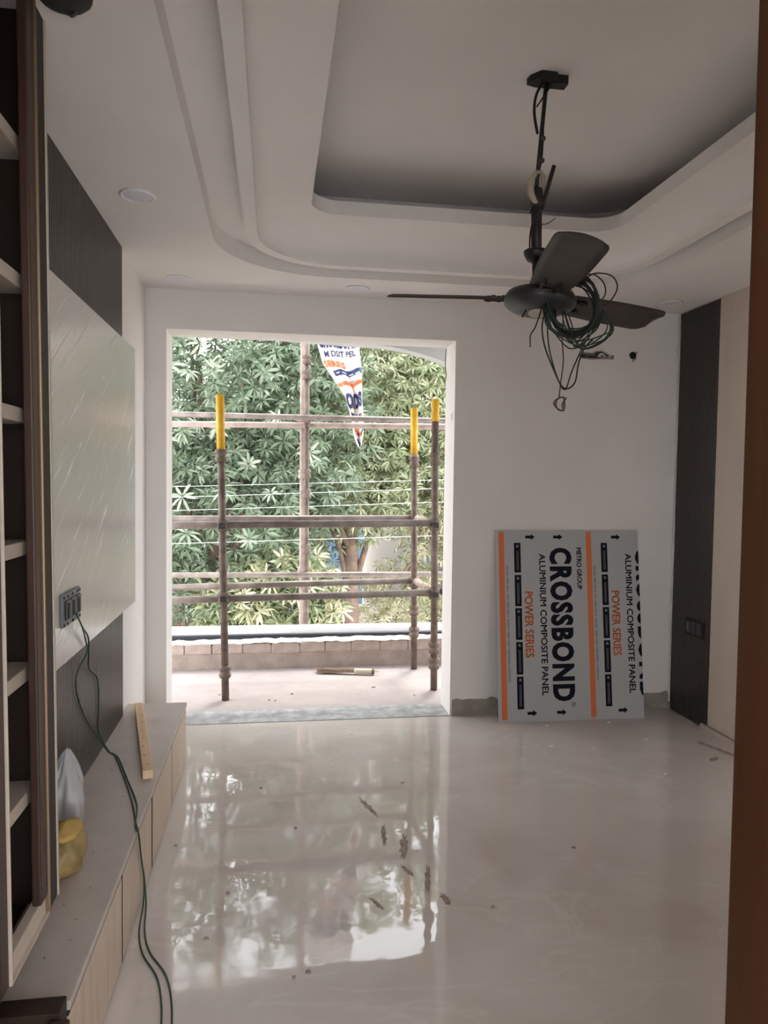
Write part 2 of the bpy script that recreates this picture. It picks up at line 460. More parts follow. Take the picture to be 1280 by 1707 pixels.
# ring of the tray: slot ceiling, lip, concave cove, inner edge, cove pocket
Lout = (-0.135, 1.875, 1.14, 3.85)
Lin = (-0.080, 1.815, 1.20, 3.788)
B = (0.155, 1.605, 1.48, 3.365)
LL = [rrect(A[0]-0.1, A[1]+0.1, A[2]-0.1, A[3]+0.1, 0.7, 2.615), rrect(*Lout, 0.47, 2.615), rrect(*Lout, 0.47, 2.547), rrect(*Lin, 0.41, 2.547)]
struct(loops('trim_2', LL, M['ceil']), 'recessed slot and narrow lip of the ceiling tray')
CV = []
for k in range(0, 15):
    t = k/14*PI/2
    s = 1-math.cos(t); h = math.sin(t)
    q = [Lin[i]+(B[i]-Lin[i])*s for i in range(4)]
    CV.append(rrect(*q, 0.41+(0.13-0.41)*s, 2.547+0.012+(2.652-2.559)*h))
CV.insert(0, rrect(*Lin, 0.41, 2.547))
struct(loops('trim_3', CV, M['ceil'], smooth=True), 'smooth concave cove of the ceiling tray')
IE = [rrect(*B, 0.13, 2.652), rrect(*B, 0.13, 2.715), rrect(B[0]-0.34, B[1]+0.34, B[2]-0.34, B[3]+0.34, 0.45, 2.715), rrect(B[0]-0.34, B[1]+0.34, B[2]-0.34, B[3]+0.34, 0.45, ZC)]
struct(loops('trim_4', IE, M['ceil']), 'upright inner edge of the ceiling tray with light pocket above')

# ------------------------------------------------------------------ balcony
struct(box('floor_balcony', -2.6, 3.4, YW, 5.62, -0.3, 0.0, M['balc']), 'pinkish cement balcony floor')
kerb = box('wall_parapet', -2.6, 3.4, 5.625, 5.76, -0.3, 0.118, M['plaster'])
struct(kerb, 'low rough plastered balcony kerb with a course of bricks on top')
x = -2.55; i = 0
while x < 3.3:
    w = random.uniform(0.195, 0.235)
    hb = 0.194+0.012*(x+0.7)/2+random.uniform(-0.006, 0.006)
    bm = bmesh.new(); add_box(bm, 0, w-0.006, 0, 0.115, 0, hb-0.118, 0.006)
    for v in bm.verts:
        v.co += Vector((random.uniform(-1, 1), random.uniform(-1, 1), random.uniform(-1, 1)))*0.002
    o = finish('brick', bm, M['brick'], kerb, loc=(x, 5.622+random.uniform(-0.004, 0.004), 0.118))
    x += w+random.uniform(-0.003, 0.003)
box('mortar_core', -2.55, 3.3, 5.630, 5.735, 0.118, 0.180, M['plaster'], kerb)
# crumbly mortar on top of the bricks
bm = bmesh.new()
n = 150
prev = None
for i in range(n+1):
    x = -2.55+5.85*i/n
    zt = 0.194+0.012*(x+0.7)/2+random.uniform(0.000, 0.011)
    ring = [bm.verts.new((x, 5.618+random.uniform(-.004, .006), zt-0.007)), bm.verts.new((x, 5.63, zt)), bm.verts.new((x, 5.735, zt+0.004)), bm.verts.new((x, 5.742, zt-0.015))]
    if prev:
        for k in range(3): bm.faces.new((prev[k], prev[k+1], ring[k+1], ring[k]))
    prev = ring
finish('mortar_bed', bm, M['mortar'], kerb)
struct(box('kerb_shadow_strip', -2.6, 3.4, 5.80, 5.84, -0.3, 0.222, M['darkgap']), 'dark strip standing in for the shadowed gap behind the brick kerb')  # solid dark strip in place of the shadow between kerb and coping
struct(box('trim_6', -2.6, 3.4, 5.845, 5.99, -0.3, 0.262, M['coping'], bev=0.004), 'smooth white coping along the balcony edge')
# upper balcony slab with its arched front beam
bm = bmesh.new()
add_box(bm, -2.6, 3.4, YW, 6.0, 2.86, 3.05)
arch = [(3.4, 2.86), (3.4, 0.9)]
for k in range(21):
    x = 3.0-2.4*k/20
    arch.append((x, 2.49-0.30*max(0, x-0.70)**2))
arch += [(-2.6, 2.63), (-2.6, 2.86)]
extrude_poly(bm, arch, 'y', 5.60, 5.74)
struct(finish('ceiling_balcony', bm, M['concrete']), 'grey concrete slab above the balcony with an arched edge beam')

# ------------------------------------------------------------------ fluted panels
def slats(root, x0, x1, ys, w, z0, z1, m):
    bm = bmesh.new()
    add_box(bm, x0, x1, 0, w, z0, z1, 0.0015)
    bmesh.ops.recalc_face_normals(bm, faces=bm.faces)
    me = bpy.data.meshes.new('slat'); bm.to_mesh(me); bm.free(); me.materials.append(m)
    for y in ys:
        o = bpy.data.objects.new('slat', me); COL.objects.link(o); o.location = (0, y, 0); o.parent = root
pitch = 0.0185
t = thing('fluted_panel', 'dark brown vertically fluted panel behind the glossy panel above the low cabinet', 'wall panel', (XL, 2.9, 0.30))
box('backing', XL+0.002, XL+0.006, 1.92, 3.635, 0.302, ZS, M['slatback'], t)
slats(t, XL+0.006, XL+0.018, [1.925+pitch*i for i in range(int((3.63-1.925)/pitch))], pitch-0.006, 0.302, ZS, M['slat'])
adopt(t)
t = thing('fluted_panel', 'tall dark brown fluted strip in the corner beside the beige panel', 'wall panel', (XR, 4.1, 0))
box('backing', XR-0.006, XR-0.002, 3.926, YB, 0.0, ZS, M['slatback'], t)
slats(t, XR-0.018, XR-0.006, [3.93+pitch*i for i in range(22)], pitch-0.006, 0.004, ZS-0.004, M['slat'])
adopt(t)
tag(box('wall_panel', XR-0.020, XR, YF, 3.920, 0.035, ZS, M['beige']), 'plain beige laminate wall panel beside the dark fluted strip', 'wall panel')
struct(box('baseboard_right', XR-0.030, XR-0.0, YF, 3.98, 0.0, 0.028, M['shelf']), 'thin pale skirting strip')
# torn white film along the corner
bm = bmesh.new(); prev = None
for i in range(80):
    z = 0.05+2.45*i/79
    w = 0.004+0.006*max(0, math.sin(i*0.9)*random.random())+(0.01 if random.random() < 0.12 else 0)
    r_ = [bm.verts.new((XR-0.019-w, YB-0.0125, z)), bm.verts.new((XR-0.019, YB-0.0125-w*0.4, z)), bm.verts.new((XR-0.019, YB-0.0105, z)), bm.verts.new((XR-0.019-w, YB-0.0105, z))]
    if prev:
        for k in range(4): bm.faces.new((prev[k], prev[(k+1) % 4], r_[(k+1) % 4], r_[k]))
    prev = r_
tag(finish('film_strip', bm, M['chip']), 'ragged white strip of torn film along the wall corner', 'film')

# glossy panel under film
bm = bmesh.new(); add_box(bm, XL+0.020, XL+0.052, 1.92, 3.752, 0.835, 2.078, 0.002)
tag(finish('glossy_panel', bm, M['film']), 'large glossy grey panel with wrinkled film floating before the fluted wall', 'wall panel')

# ------------------------------------------------------------------ low cabinet
UX, UY0, UY1, UZ = -0.437, 1.64, 3.805, 0.30
t = thing('low_cabinet', 'long low beige wooden cabinet along the wall', 'cabinet', (-0.58, 2.7, 0))
box('body', -0.725, UX-0.022, UY0, UY1, 0.0, UZ-0.022, M['darkwood'], t)
box('end_panel', -0.725, UX-0.001, UY1, UY1+0.012, 0.0, UZ-0.021, M['unitfront'], t)
box('top', -0.726, UX+0.003, UY0, UY1+0.014, UZ-0.021, UZ, M['unittop'], t, 0.002)
gaps = [(UY0, 2.204), (2.220, 2.736), (2.764, 3.280), (3.292, UY1)]
for a, b in gaps:
    box('drawer_front', UX-0.021, UX, a, b, 0.008, UZ-0.034, M['unitfront'], t, 0.0015)
for (a, b), (c, d) in zip(gaps[:-1], gaps[1:]):
    g = box('gap_shade_strip', UX-0.021, UX-0.0002, b+0.0003, c-0.0003, 0.006, UZ-0.034, M['black'], t); g['label'] = 'flush black strip painted as the shade between two drawer fronts'  # flush black strip stands in for the shade inside the gap
box('gap_shade_strip', UX-0.021, UX-0.001, UY0, UY1, UZ-0.0335, UZ-0.0215, M['black'], t)  # shadow line under the top, put in as a black strip
adopt(t)

# ------------------------------------------------------------------ bookcase
t = thing('bookcase', 'tall dark wooden bookcase with empty open shelves standing on the low cabinet', 'bookcase', (-0.74, 1.70, UZ))
z0, z1 = 0.407, ZS-0.003
box('plinth', -0.945, -0.585, 1.645, 1.868, UZ+0.001, z0, M['darkwood'], t)
box('back_panel', -0.965, -0.945, 1.492, 1.882, z0, z1, M['darkwood'], t)
box('side_panel', -0.945, -0.545, 1.846, 1.882, z0, z1, M['darkwood'], t)
box('side_panel', -0.945, -0.545, 1.492, 1.542, z0, z1, M['darkwood'], t)
f = box('stile', -0.545, -0.524, 1.7505, 1.800, z0+0.045, z1, M['redwood'], t, 0.004); f['label'] = 'reddish brown front stile'
g = box('bead', -0.545, -0.519, 1.800, 1.808, z0, z1, M['brass'], t, 0.003); g['label'] = 'thin brass bead'
box('outer_stile', -0.545, -0.524, 1.808, 1.875, z0, z1, M['darkwood'], t, 0.002)
g = box('edge_strip', -0.545, -0.522, 1.875, 1.886, z0, z1, M['shelf'], t); g['label'] = 'pale edge strip'
box('stile', -0.545, -0.524, 1.492, 1.542, z0, z1, M['redwood'], t, 0.004)
box('bead', -0.545, -0.519, 1.542, 1.549, z0, z1, M['shelf'], t, 0.002)
box('bottom_rail', -0.554, -0.529, 1.549, 1.800, z0, z0+0.045, M['shelf'], t, 0.003)
box('bead', -0.529, -0.520, 1.549, 1.800, z0, z0+0.005, M['shelf'], t)
for zz in (2.216, 1.908, 1.604, 1.2985, 1.004, 0.7145):
    box('shelf', -0.944, -0.558, 1.543, 1.845, zz-0.033, zz, M['shelf'], t, 0.002)
adopt(t)
t.rotation_euler = (0, -0.0095, 0)
t = thing('cabinet_end', 'low dark brown wooden end block at the foot of the bookcase', 'cabinet', (-0.7, 1.56, 0))
box('panel', -0.965, -0.434, 1.560, 1.615, 0.0, 0.332, M['darkwood'], t, 0.003)
box('stop', -0.452, -0.412, 1.535, 1.556, 0.0, 0.322, M['redwood'], t, 0.003)
adopt(t)

# ------------------------------------------------------------------ doorway timber
t = thing('door_frame', 'plain brown wooden door jamb around the doorway', 'door frame', (0.63, 0.78, 0))
box('jamb', 0.60, 0.66, 0.685, 0.868, 0.0, 2.22, M['door'], t, 0.003)
box('jamb', -0.46, -0.40, 0.685, 0.868, 0.0, 2.22, M['door'], t, 0.003)
box('head', -0.40, 0.60, 0.685, 0.868, 2.16, 2.22, M['door'], t, 0.003)
adopt(t)

# ------------------------------------------------------------------ downlights and the empty cutout
def downlight(x, y, label):
    t = thing('downlight', label, 'ceiling light', (x, y, ZS), 'downlights in the soffit')
    lathe('rim', [(0.056, 0.002), (0.066, 0.0), (0.067, -0.004), (0.063, -0.008), (0.056, -0.007), (0.054, -0.002)], (0, 0, 0), M['white'], t, 32)
    lathe('diffuser', [(0, -0.006), (0.045, -0.006), (0.056, -0.004)], (0, 0, 0), M['diff'], t, 32)
    return t
downlight(-0.521, 2.955, 'round white downlight beside the dark fluted panel')
downlight(-0.514, 4.115, 'round white downlight in the corner above the left side of the opening')
downlight(0.457, 4.135, 'round white downlight above the middle of the balcony opening')
downlight(2.330, 4.100, 'round white downlight next to the corner fluted strip')
t = thing('ceiling_fitting', 'black ceiling fitting with loose wires in the soffit above the bookcase', 'ceiling fitting', (HOLE[0], HOLE[1], ZS))
lathe('cup', [(0.0515, 0.0135), (0.0515, 0.055), (0, 0.055)], (0, 0, 0), M['black'], t, 24)
lathe('housing', [(0.050, 0.0), (0.062, -0.001), (0.060, -0.012), (0.050, -0.022), (0.030, -0.028), (0, -0.030)], (0, 0, 0), M['black'], t, 19)
tube('wire', [(-0.02, 0, 0.05), (-0.015, 0.015, 0.0), (0.01, 0.03, -0.034), (0.03, 0.02, 0.0), (0.03, 0.0, 0.05)], 0.004, M['wire'], t, curve=5)
tube('wire', [(0.02, 0.01, 0.05), (0.035, 0.03, -0.006), (0.045, 0.02, -0.018)], 0.0035, M['white'], t, curve=5)

# ------------------------------------------------------------------ ceiling fan
FX, FY, FZ = 0.930, 2.50, 2.085
t = thing('ceiling_fan', 'dusty dark brown three-blade ceiling fan hanging crooked from its rod', 'ceiling fan', (0.925, 2.49, ZC))
bm = bmesh.new()
pts = [(0.925+0.055*math.cos(a)*(1.0+0.25*math.sin(3*a)), 2.49+0.045*math.sin(a)*(1+0.2*math.cos(2*a))) for a in np.linspace(0, 2*PI, 12, endpoint=False)]
extrude_poly(bm, pts, 'z', ZC-0.022, ZC)
add_box(bm, 0.945, 1.000, 2.47, 2.51, ZC-0.030, ZC)
finish('hook_box', bm, M['black'], t)
tube('hanging_rod', [(0.928, 2.49, 2.845), (0.900, 2.498, 2.45)], 0.0075, M['fandark'], t, 10)
tube('down_rod', [(0.902, 2.498, 2.47), (0.906, 2.50, 2.38), (0.913, 2.50, 2.12)], [0.021, 0.019, 0.015], M['fandark'], t, 12)
tube('sleeve', [(0.901, 2.498, 2.475), (0.905, 2.50, 2.405)], 0.024, M['fandark'], t, 12)
o = tube('conduit', [(0.918, 2.485, 2.405), (0.930, 2.482, 2.45), (0.9585, 2.48, 2.553)], 0.0075, M['fandark'], t, 8)
o = tube('tape_loop', [(0.902, 2.488, 2.535), (0.878, 2.486, 2.50), (0.878, 2.484, 2.455), (0.895, 2.484, 2.425), (0.915, 2.484, 2.42)], [0.006, 0.011, 0.012, 0.010, 0.006], M['tape'], t, 6); o['label'] = 'cream tape tied round the rod'
tube('tape_loop', [(0.885, 2.486, 2.523), (0.912, 2.486, 2.533), (0.922, 2.486, 2.515), (0.914, 2.486, 2.46)], [0.004, 0.007, 0.008, 0.003], M['tape'], t, 6)
tube('cord', [(0.915, 2.488, 2.84), (0.890, 2.485, 2.79), (0.884, 2.484, 2.73), (0.898, 2.486, 2.66)], 0.005, M['wire'], t, 6, curve=5)
tube('cord', [(0.935, 2.486, 2.84), (0.915, 2.482, 2.75), (0.918, 2.483, 2.65), (0.913, 2.483, 2.57), (0.905, 2.486, 2.53)], 0.003, M['wire'], t, 6, curve=5)
tube('cord', [(0.95, 2.486, 2.84), (0.925, 2.482, 2.80), (0.905, 2.482, 2.77), (0.892, 2.484, 2.75)], 0.0028, M['wire'], t, 6, curve=5)
for k in range(2):
    lathe('knot', [(0, -0.011), (0.008, -0.005), (0.009, 0.004), (0, 0.010)], (0.918-0.002*k, 2.483, 2.645-0.075*k), M['redwire'], t, 8)
tube('cord', [(0.905, 2.47, 2.40), (0.875, 2.465, 2.33), (0.872, 2.465, 2.25), (0.885, 2.465, 2.21)], 0.003, M['wire'], t, 6, curve=5)
tube('cord', [(0.915, 2.47, 2.345), (0.883, 2.465, 2.335), (0.878, 2.465, 2.28), (0.888, 2.465, 2.20)], 0.0025, M['wire'], t, 6, curve=5)
tube('cord', [(0.90, 2.47, 2.345), (0.935, 2.468, 2.35), (0.962, 2.466, 2.37)], 0.0018, M['redwire'], t, 6, curve=5)
tube('cord', [(0.905, 2.48, 2.41), (0.885, 2.478, 2.405), (0.873, 2.478, 2.385)], 0.003, M['wire'], t, 6, curve=5)
def tilted(name, prof, c, m, seg=28):
    o = lathe(name, prof, c, m, t, seg)
    o.rotation_euler = (math.radians(-2.5), math.radians(4), 0)
    return o
tilted('canopy', [(0.0, -0.010), (0.018, -0.012), (0.034, -0.004), (0.044, 0.012), (0.047, 0.024), (0.044, 0.026), (0.016, 0.010), (0.0, 0.010)], (0.909, 2.50, 2.236), M['fandark'])
tilted('motor', [(0.0, 0.052), (0.03, 0.052), (0.045, 0.040), (0.085, 0.036), (0.115, 0.026), (0.126, 0.008), (0.126, -0.008), (0.0, -0.008)], (0.925, 2.50, 2.090), M['fandark'], 36)
c_ = tilted('bottom_cap', [(0.126, -0.006), (0.124, -0.014), (0.108, -0.028), (0.078, -0.040), (0.045, -0.046), (0.0, -0.047)], (0.925, 2.50, 2.090), M['fangrey'], 36); c_['label'] = 'grey bottom cap of the motor'
tilted('terminal_cap', [(0.034, -0.040), (0.036, -0.050), (0.030, -0.056), (0.0, -0.057)], (0.915, 2.48, 2.090), M['tape'], 20)
def blade(theta, elev):
    th = math.radians(theta)
    L = Vector((math.cos(th), math.sin(th), math.tan(math.radians(elev)))).normalized()
    C = Vector((-math.sin(th), math.cos(th), -math.tan(math.radians(15)))).normalized()
    N = L.cross(C).normalized()
    bm = bmesh.new(); nL = 26; nC = 6
    grid = []
    for i in range(nL+1):
        s = i/nL
        r = 0.115+0.485*s
        w = 0.062+0.018*math.sin(min(1, s*1.5)*PI/2)
        # rounded tip
        end = (1-s)*0.485
        cut = 0.055
        k = 1.0
        if end < cut: k = math.sqrt(max(0.0, 1-(1-end/cut)**2))*0.42+0.58 if end > 1e-6 else 0.58
        row = []
        for j in range(nC+1):
            c = -1+2*j/nC
            camber = 0.006*(1-c*c)
            row.append(Vector((FX-0.005, FY, FZ+0.012))+L*r+C*(c*w*k)+N*camber)
        grid.append(row)
    tops = [[bm.verts.new(p+N*0.0015) for p in row] for row in grid]
    bots = [[bm.verts.new(p-N*0.0015) for p in row] for row in grid]
    for i in range(nL):
        for j in range(nC):
            bm.faces.new((tops[i][j], tops[i+1][j], tops[i+1][j+1], tops[i][j+1]))
            bm.faces.new((bots[i][j], bots[i][j+1], bots[i+1][j+1], bots[i+1][j]))
    for i in range(nL):
        for j in (0, nC): bm.faces.new((tops[i][j], tops[i+1][j], bots[i+1][j], bots[i][j]))
    for j in range(nC):
        for i in (0, nL): bm.faces.new((tops[i][j], tops[i][j+1], bots[i][j+1], bots[i][j]))
    b = finish('blade', bm, M['fan'], t, True)
    bm = bmesh.new()
    c0 = Vector((FX-0.005, FY, FZ+0.012))
    for sgn in (-1, 1):
        add_tube(bm, [c0+L*0.09+C*0.02*sgn-N*0.004, c0+L*0.20+C*0.028*sgn-N*0.004], 0.007, 6)
        for rr in (0.145, 0.185):
            add_tube(bm, [c0+L*rr+C*0.025*sgn-N*0.012, c0+L*rr+C*0.025*sgn+N*0.010], 0.008, 6)
    finish('blade_iron', bm, M['fandark'], t)
blade(142, 7.5); blade(261, 2.0); blade(22, -0.5)
adopt(t)

# tangle of wires hanging from the fan
t = thing('wire_coil', 'tangled coil of thin black wires hung over the fan motor', 'wire coil', (1.07, 2.44, 2.06))
cc = Vector((1.015, 2.415, 2.055))
for k in range(13):
    rx = random.uniform(0.075, 0.098); rz = random.uniform(0.088, 0.112); ph = random.uniform(0, 2*PI)
    ox = random.uniform(-0.012, 0.012); oz = random.uniform(-0.014, 0.012); oy = random.uniform(-0.02, 0.03); tl = random.uniform(-0.3, 0.3)
    pts = []
    for i in range(22):
        a = ph+2*PI*i/21*0.97
        wob = 1+0.05*math.sin(3*a+k)
        pts.append(cc+Vector((ox+rx*wob*math.cos(a), oy+0.02*math.sin(2*a+k)+tl*0.05*math.cos(a), oz+rz*wob*math.sin(a))))
    tube('wire', pts, 0.0030, M['wire'] if k % 5 else M['greenwire'], t, 5)
# loose loops
tube('wire', [(1.050, 2.41, 2.15), (1.090, 2.41, 2.172), (1.150, 2.41, 2.165), (1.170, 2.41, 2.125), (1.140, 2.41, 2.075), (1.100, 2.41, 2.06)], 0.0026, M['wire'], t, 5, curve=5)
tube('wire', [(1.030, 2.41, 2.155), (1.080, 2.41, 2.168), (1.120, 2.41, 2.14), (1.125, 2.41, 2.10), (1.100, 2.41, 2.07)], 0.0024, M['wire'], t, 5, curve=5)
for k in range(11):
    x0 = 0.93+0.008*k+random.uniform(-.01, .01); x1 = 1.10+random.uniform(-0.03, 0.05); zb = random.uniform(1.90, 1.965)-0.003*(10-k)
    tube('wire', [(x0, 2.44, 2.045), (x0-0.005+0.006*k*0.3, 2.42, 1.985), (0.5*(x0+x1)-0.01, 2.41, zb), (x1-0.02, 2.41, zb+0.025), (x1+0.012, 2.41, 1.99), (1.12, 2.41, 2.05)], 0.0024, M['wire'] if k % 2 else M['greenwire'], t, 5, curve=6)
tube('wire', [(0.925, 2.44, 2.045), (0.905, 2.42, 1.985), (0.915, 2.415, 1.915), (0.945, 2.41, 1.84), (0.975, 2.41, 1.785), (1.00, 2.41, 1.775), (1.025, 2.41, 1.80), (1.035, 2.41, 1.86), (1.055, 2.41, 1.915), (1.085, 2.41, 1.945)], 0.0028, M['wire'], t, 5, curve=6)
tube('wire', [(0.935, 2.44, 2.045), (0.925, 2.42, 1.97), (0.935, 2.415, 1.89), (0.965, 2.41, 1.80), (0.99, 2.41, 1.772), (1.01, 2.41, 1.83), (1.04, 2.41, 1.90), (1.06, 2.41, 1.94)], 0.0026, M['wire'], t, 5, curve=6)
tube('wire', [(0.985, 2.43, 2.04), (0.978, 2.42, 1.95), (0.98, 2.41, 1.87), (0.972, 2.41, 1.79), (0.968, 2.41, 1.745)], 0.0024, M['redwire'], t, 5, curve=5)
tube('wire', [(0.91, 2.44, 2.05), (0.885, 2.43, 1.985), (0.868, 2.43, 1.955), (0.868, 2.43, 1.915)], 0.0024, M['wire'], t, 5, curve=5)
tube('wire', [(0.85, 2.43, 2.04), (0.842, 2.43, 2.025), (0.838, 2.43, 2.015)], 0.003, M['wire'], t, 5)
pts = []
for i in range(40):
    a = 2*PI*i/13
    pts.append((0.975+0.017*math.cos(a+1.2)+0.0004*i*math.sin(i), 2.41+0.004*math.sin(i), 1.722+0.024*math.sin(a+1.2)))
tube('wire_end_coil', pts, 0.0022, M['redwire'], t, 5)
adopt(t)

# ------------------------------------------------------------------ lettering
def text_mesh(body, bold=0.0, track=1.0):
    cu = bpy.data.curves.new('text', 'FONT'); cu.body = body; cu.size = 1.0; cu.offset = bold; cu.resolution_u = 3
    cu.align_x = 'LEFT'; cu.space_character = track
    o = bpy.data.objects.new('text', cu); COL.objects.link(o)
    dg = bpy.context.evaluated_depsgraph_get(); dg.update()
    e = o.evaluated_get(dg); me = e.to_mesh()
    v = [tuple(p.co) for p in me.vertices]; f = [tuple(p.vertices) for p in me.polygons]
    e.to_mesh_clear(); bpy.data.objects.remove(o); bpy.data.curves.remove(cu)
    xs = [p[0] for p in v]; ys = [p[1] for p in v]
    a, b, c, d = min(xs), max(xs), min(ys), max(ys)
    return [((p[0]-a)/(b-a), (p[1]-c)/(d-c)) for p in v], f

# ------------------------------------------------------------------ composite panel board
BW, BH = 0.937, 1.166
b0 = Vector((1.349, 4.190, 0.0)); b1 = Vector((1.317, 4.345, 1.156))
EU = Vector((0.9999, -0.002, 0.0)).normalized(); EV = (b1-b0); EV = (EV-EU*EV.dot(EU)*1.0).normalized()
EN = EU.cross(EV).normalized()
if EN.y > 0: EN = -EN
def bp_(u, v, h=0.0):       # v runs down from the top edge
    return b0+EU*u+EV*(BH-v)+EN*h
t = thing('composite_panel', 'silver grey printed composite panel sheet leaning against the white wall', 'board', tuple(b0+EU*BW/2))
bm = bmesh.new()
f_ = [bm.verts.new(bp_(u, v, 0.0)) for u, v in ((0, 0), (BW, 0), (BW, BH), (0, BH))]
k_ = [bm.verts.new(bp_(u, v, -0.004)) for u, v in ((0, 0), (BW, 0), (BW, BH), (0, BH))]
bm.faces.new(f_); bm.faces.new(k_[::-1])
for i in range(4): bm.faces.new((f_[i], f_[(i+1) % 4], k_[(i+1) % 4], k_[i]))
finish('sheet', bm, M['board'], t)
def quad(name, u0, u1, v0, v1, m, parent, h=0.0006):
    if u0 >= BW: return None
    u1 = min(u1, BW-0.0005)
    bm = bmesh.new(); bm.faces.new([bm.verts.new(bp_(u, v, h)) for u, v in ((u0, v0), (u1, v0), (u1, v1), (u0, v1))])
    return finish(name, bm, m, parent)
def vtext(body, u0, u1, v0, v1, m, bold=0.0, name='lettering', h=0.0008, label=None, gap=0.022, fat=0.0):
    """lettering that reads downwards: text x runs down the sheet, text up points to +u"""
    V, F = text_mesh(body, bold, 1.16 if gap == 0.0 else 1.0)
    bm = bmesh.new()
    for du, dv in ((0, 0), (fat, 0), (-fat, 0), (0, fat), (0, -fat))[:5 if fat else 1]:
        vs = [bm.verts.new((u0+(u1-u0)*y+du, v0+(v1-v0)*x+dv, 0)) for x, y in V]
        for f in F:
            try: bm.faces.new([vs[i] for i in f])
            except ValueError: pass
    if u1 > BW:
        bmesh.ops.bisect_plane(bm, geom=bm.verts[:]+bm.edges[:]+bm.faces[:], plane_co=(BW-0.0005, 0, 0), plane_no=(1, 0, 0), clear_outer=True)
    # one object per word (gap=0: one per letter)
    left = set(bm.faces); isl = []
    while left:
        st = [left.pop()]; grp = list(st)
        while st:
            for e in st.pop().edges:
                for f2 in e.link_faces:
                    if f2 in left: left.discard(f2); st.append(f2); grp.append(f2)
        ys = [v.co.y for f2 in grp for v in f2.verts]
        isl.append((min(ys), max(ys), grp))
    isl.sort(key=lambda q: q[0])
    words = []
    for a_, b_, grp in isl:
        if words and a_ < words[-1][0]+gap: words[-1][1].extend(grp); words[-1][0] = max(words[-1][0], b_)
        else: words.append([b_, list(grp)])
    for _, grp in words:
        b2 = bmesh.new(); mp = {}
        for f2 in grp:
            for v in f2.verts:
                if v not in mp: mp[v] = b2.verts.new(bp_(v.co.x, v.co.y, h))
            b2.faces.new([mp[v] for v in f2.verts])
        o = finish(name, b2, m, t)
        if label: o['label'] = label
    bm.free()
def arrow(u, v):
    bm = bmesh.new()
    P = [(-0.030, -0.009), (0.006, -0.009), (0.006, -0.019), (0.031, 0.0), (0.006, 0.019), (0.006, 0.009), (-0.030, 0.009)]
    bm.faces.new([bm.verts.new(bp_(u+a, v+b, 0.0008)) for a, b in P])
    finish('arrow', bm, M['ink'], t)
for off in (0.0, 0.567):
    s = quad('stripe', 0.022+off, 0.057+off, 0.012, BH-0.016, M['orange'], t); s['label'] = 'orange stripe'
    vtext('AN ISO 9001:2015, ISO 14001:2015, OHSAS 18001:2007 CERTIFIED COMPANY', 0.066+off, 0.080+off, 0.22, 0.93, M['ink'], gap=1.0)
    for a, b in ((0.0685, 0.225), (0.238, 0.402), (0.412, 0.577), (0.588, 0.756), (0.767, 0.934)):
        q = quad('badge', 0.120+off, 0.162+off, a*BH, b*BH, M['ink'], t)
        quad('badge_print', 0.134+off, 0.149+off, a*BH+0.012, a*BH+0.028, M['inkpale'], q, 0.0010)
        for lu in (0.136, 0.144):
            quad('badge_print', lu+off, lu+0.003+off, a*BH+0.048, b*BH-0.016, M['inkpale'], q, 0.0010)
    vtext('POWER SERIES', 0.181+off, 0.233+off, 0.327*BH, 0.669*BH, M['orange'], 0.0, label='orange lettering', fat=0.0022)
    vtext('ALUMINIUM COMPOSITE PANEL', 0.280+off, 0.320+off, 0.127*BH, 0.868*BH, M['ink'], 0.0, fat=0.0013, label='black lettering', gap=0.010)
    vtext('CROSSBOND', 0.346+off, 0.492+off, 0.094*BH, 0.900*BH, M['ink'], 0.050, name='letter', label='large heavy black letter', gap=0.0)
vtext('METRO GROUP', 0.525, 0.555, 0.095*BH, 0.316*BH, M['ink'], 0.0, fat=0.0013)
vtext('\u00ae', 0.463, 0.492, 0.905*BH, 0.930*BH, M['ink'], gap=1.0)
for u in (0.224, 0.405, 0.787): arrow(u, 0.037*BH)
for u in (0.212, 0.400, 0.799): arrow(u, 0.956*BH)
adopt(t)

# ------------------------------------------------------------------ exposed wall boxes, small plates
t = thing('wall_cutout', 'chiselled electrical slot with cut wires in the white wall under the fan', 'hole', (1.99, YB, 2.24))
bm = bmesh.new()
pts = [(1.872, 2.252), (1.90, 2.266), (1.96, 2.262), (1.985, 2.275), (2.035, 2.276), (2.05, 2.258), (2.105, 2.252), (2.10, 2.228), (2.03, 2.228), (1.95, 2.222), (1.88, 2.230)]
extrude_poly(bm, pts, 'y', YB-0.004, YB)
finish('broken_plaster', bm, M['mud'], t)
bm = bmesh.new(); extrude_poly(bm, [(1.880, 2.252), (2.00, 2.256), (2.005, 2.232), (1.885, 2.233)], 'y', YB-0.010, YB-0.004)
finish('box', bm, M['black'], t)
for a, b in ((1.91, 1.98), (1.95, 2.06), (1.99, 2.08), (2.0, 2.04)):
    tube('wire', [(a, YB-0.008, 2.24), ((a+b)/2, YB-0.018, 2.24+random.uniform(0, 0.03)), (b, YB-0.010, 2.245)], 0.004, random.choice([M['wire'], M['chip'], M['inkpale']]), t, 6, curve=4)
adopt(t)
t = thing('wall_cutout', 'small round hole with black wire ends in the white wall near the corner', 'hole', (2.231, YB, 2.258))
lathe_o = lathe('hole', [(0, 0.006), (0.017, 0.005), (0.024, 0.0)], (2.231, YB, 2.258), M['black'], t, 11); lathe_o.rotation_euler = (PI/2, 0, 0)
for dx, dz in ((-0.03, 0.006), (-0.006, -0.045), (0.012, -0.03), (0.02, 0.02)):
    tube('wire', [(2.231, YB-0.005, 2.258), (2.231+dx*0.6, YB-0.02, 2.258+dz*0.5), (2.231+dx, YB-0.012, 2.258+dz)], 0.0028, M['wire'], t, 6)
adopt(t)
t = thing('junction_plate', 'tiny square white plate on the right reveal of the opening', 'switch plate', (OX1, 4.44, 1.85))
box('plate', OX1-0.004, OX1, 4.405, 4.465, 1.825, 1.880, M['white'], t, 0.001)
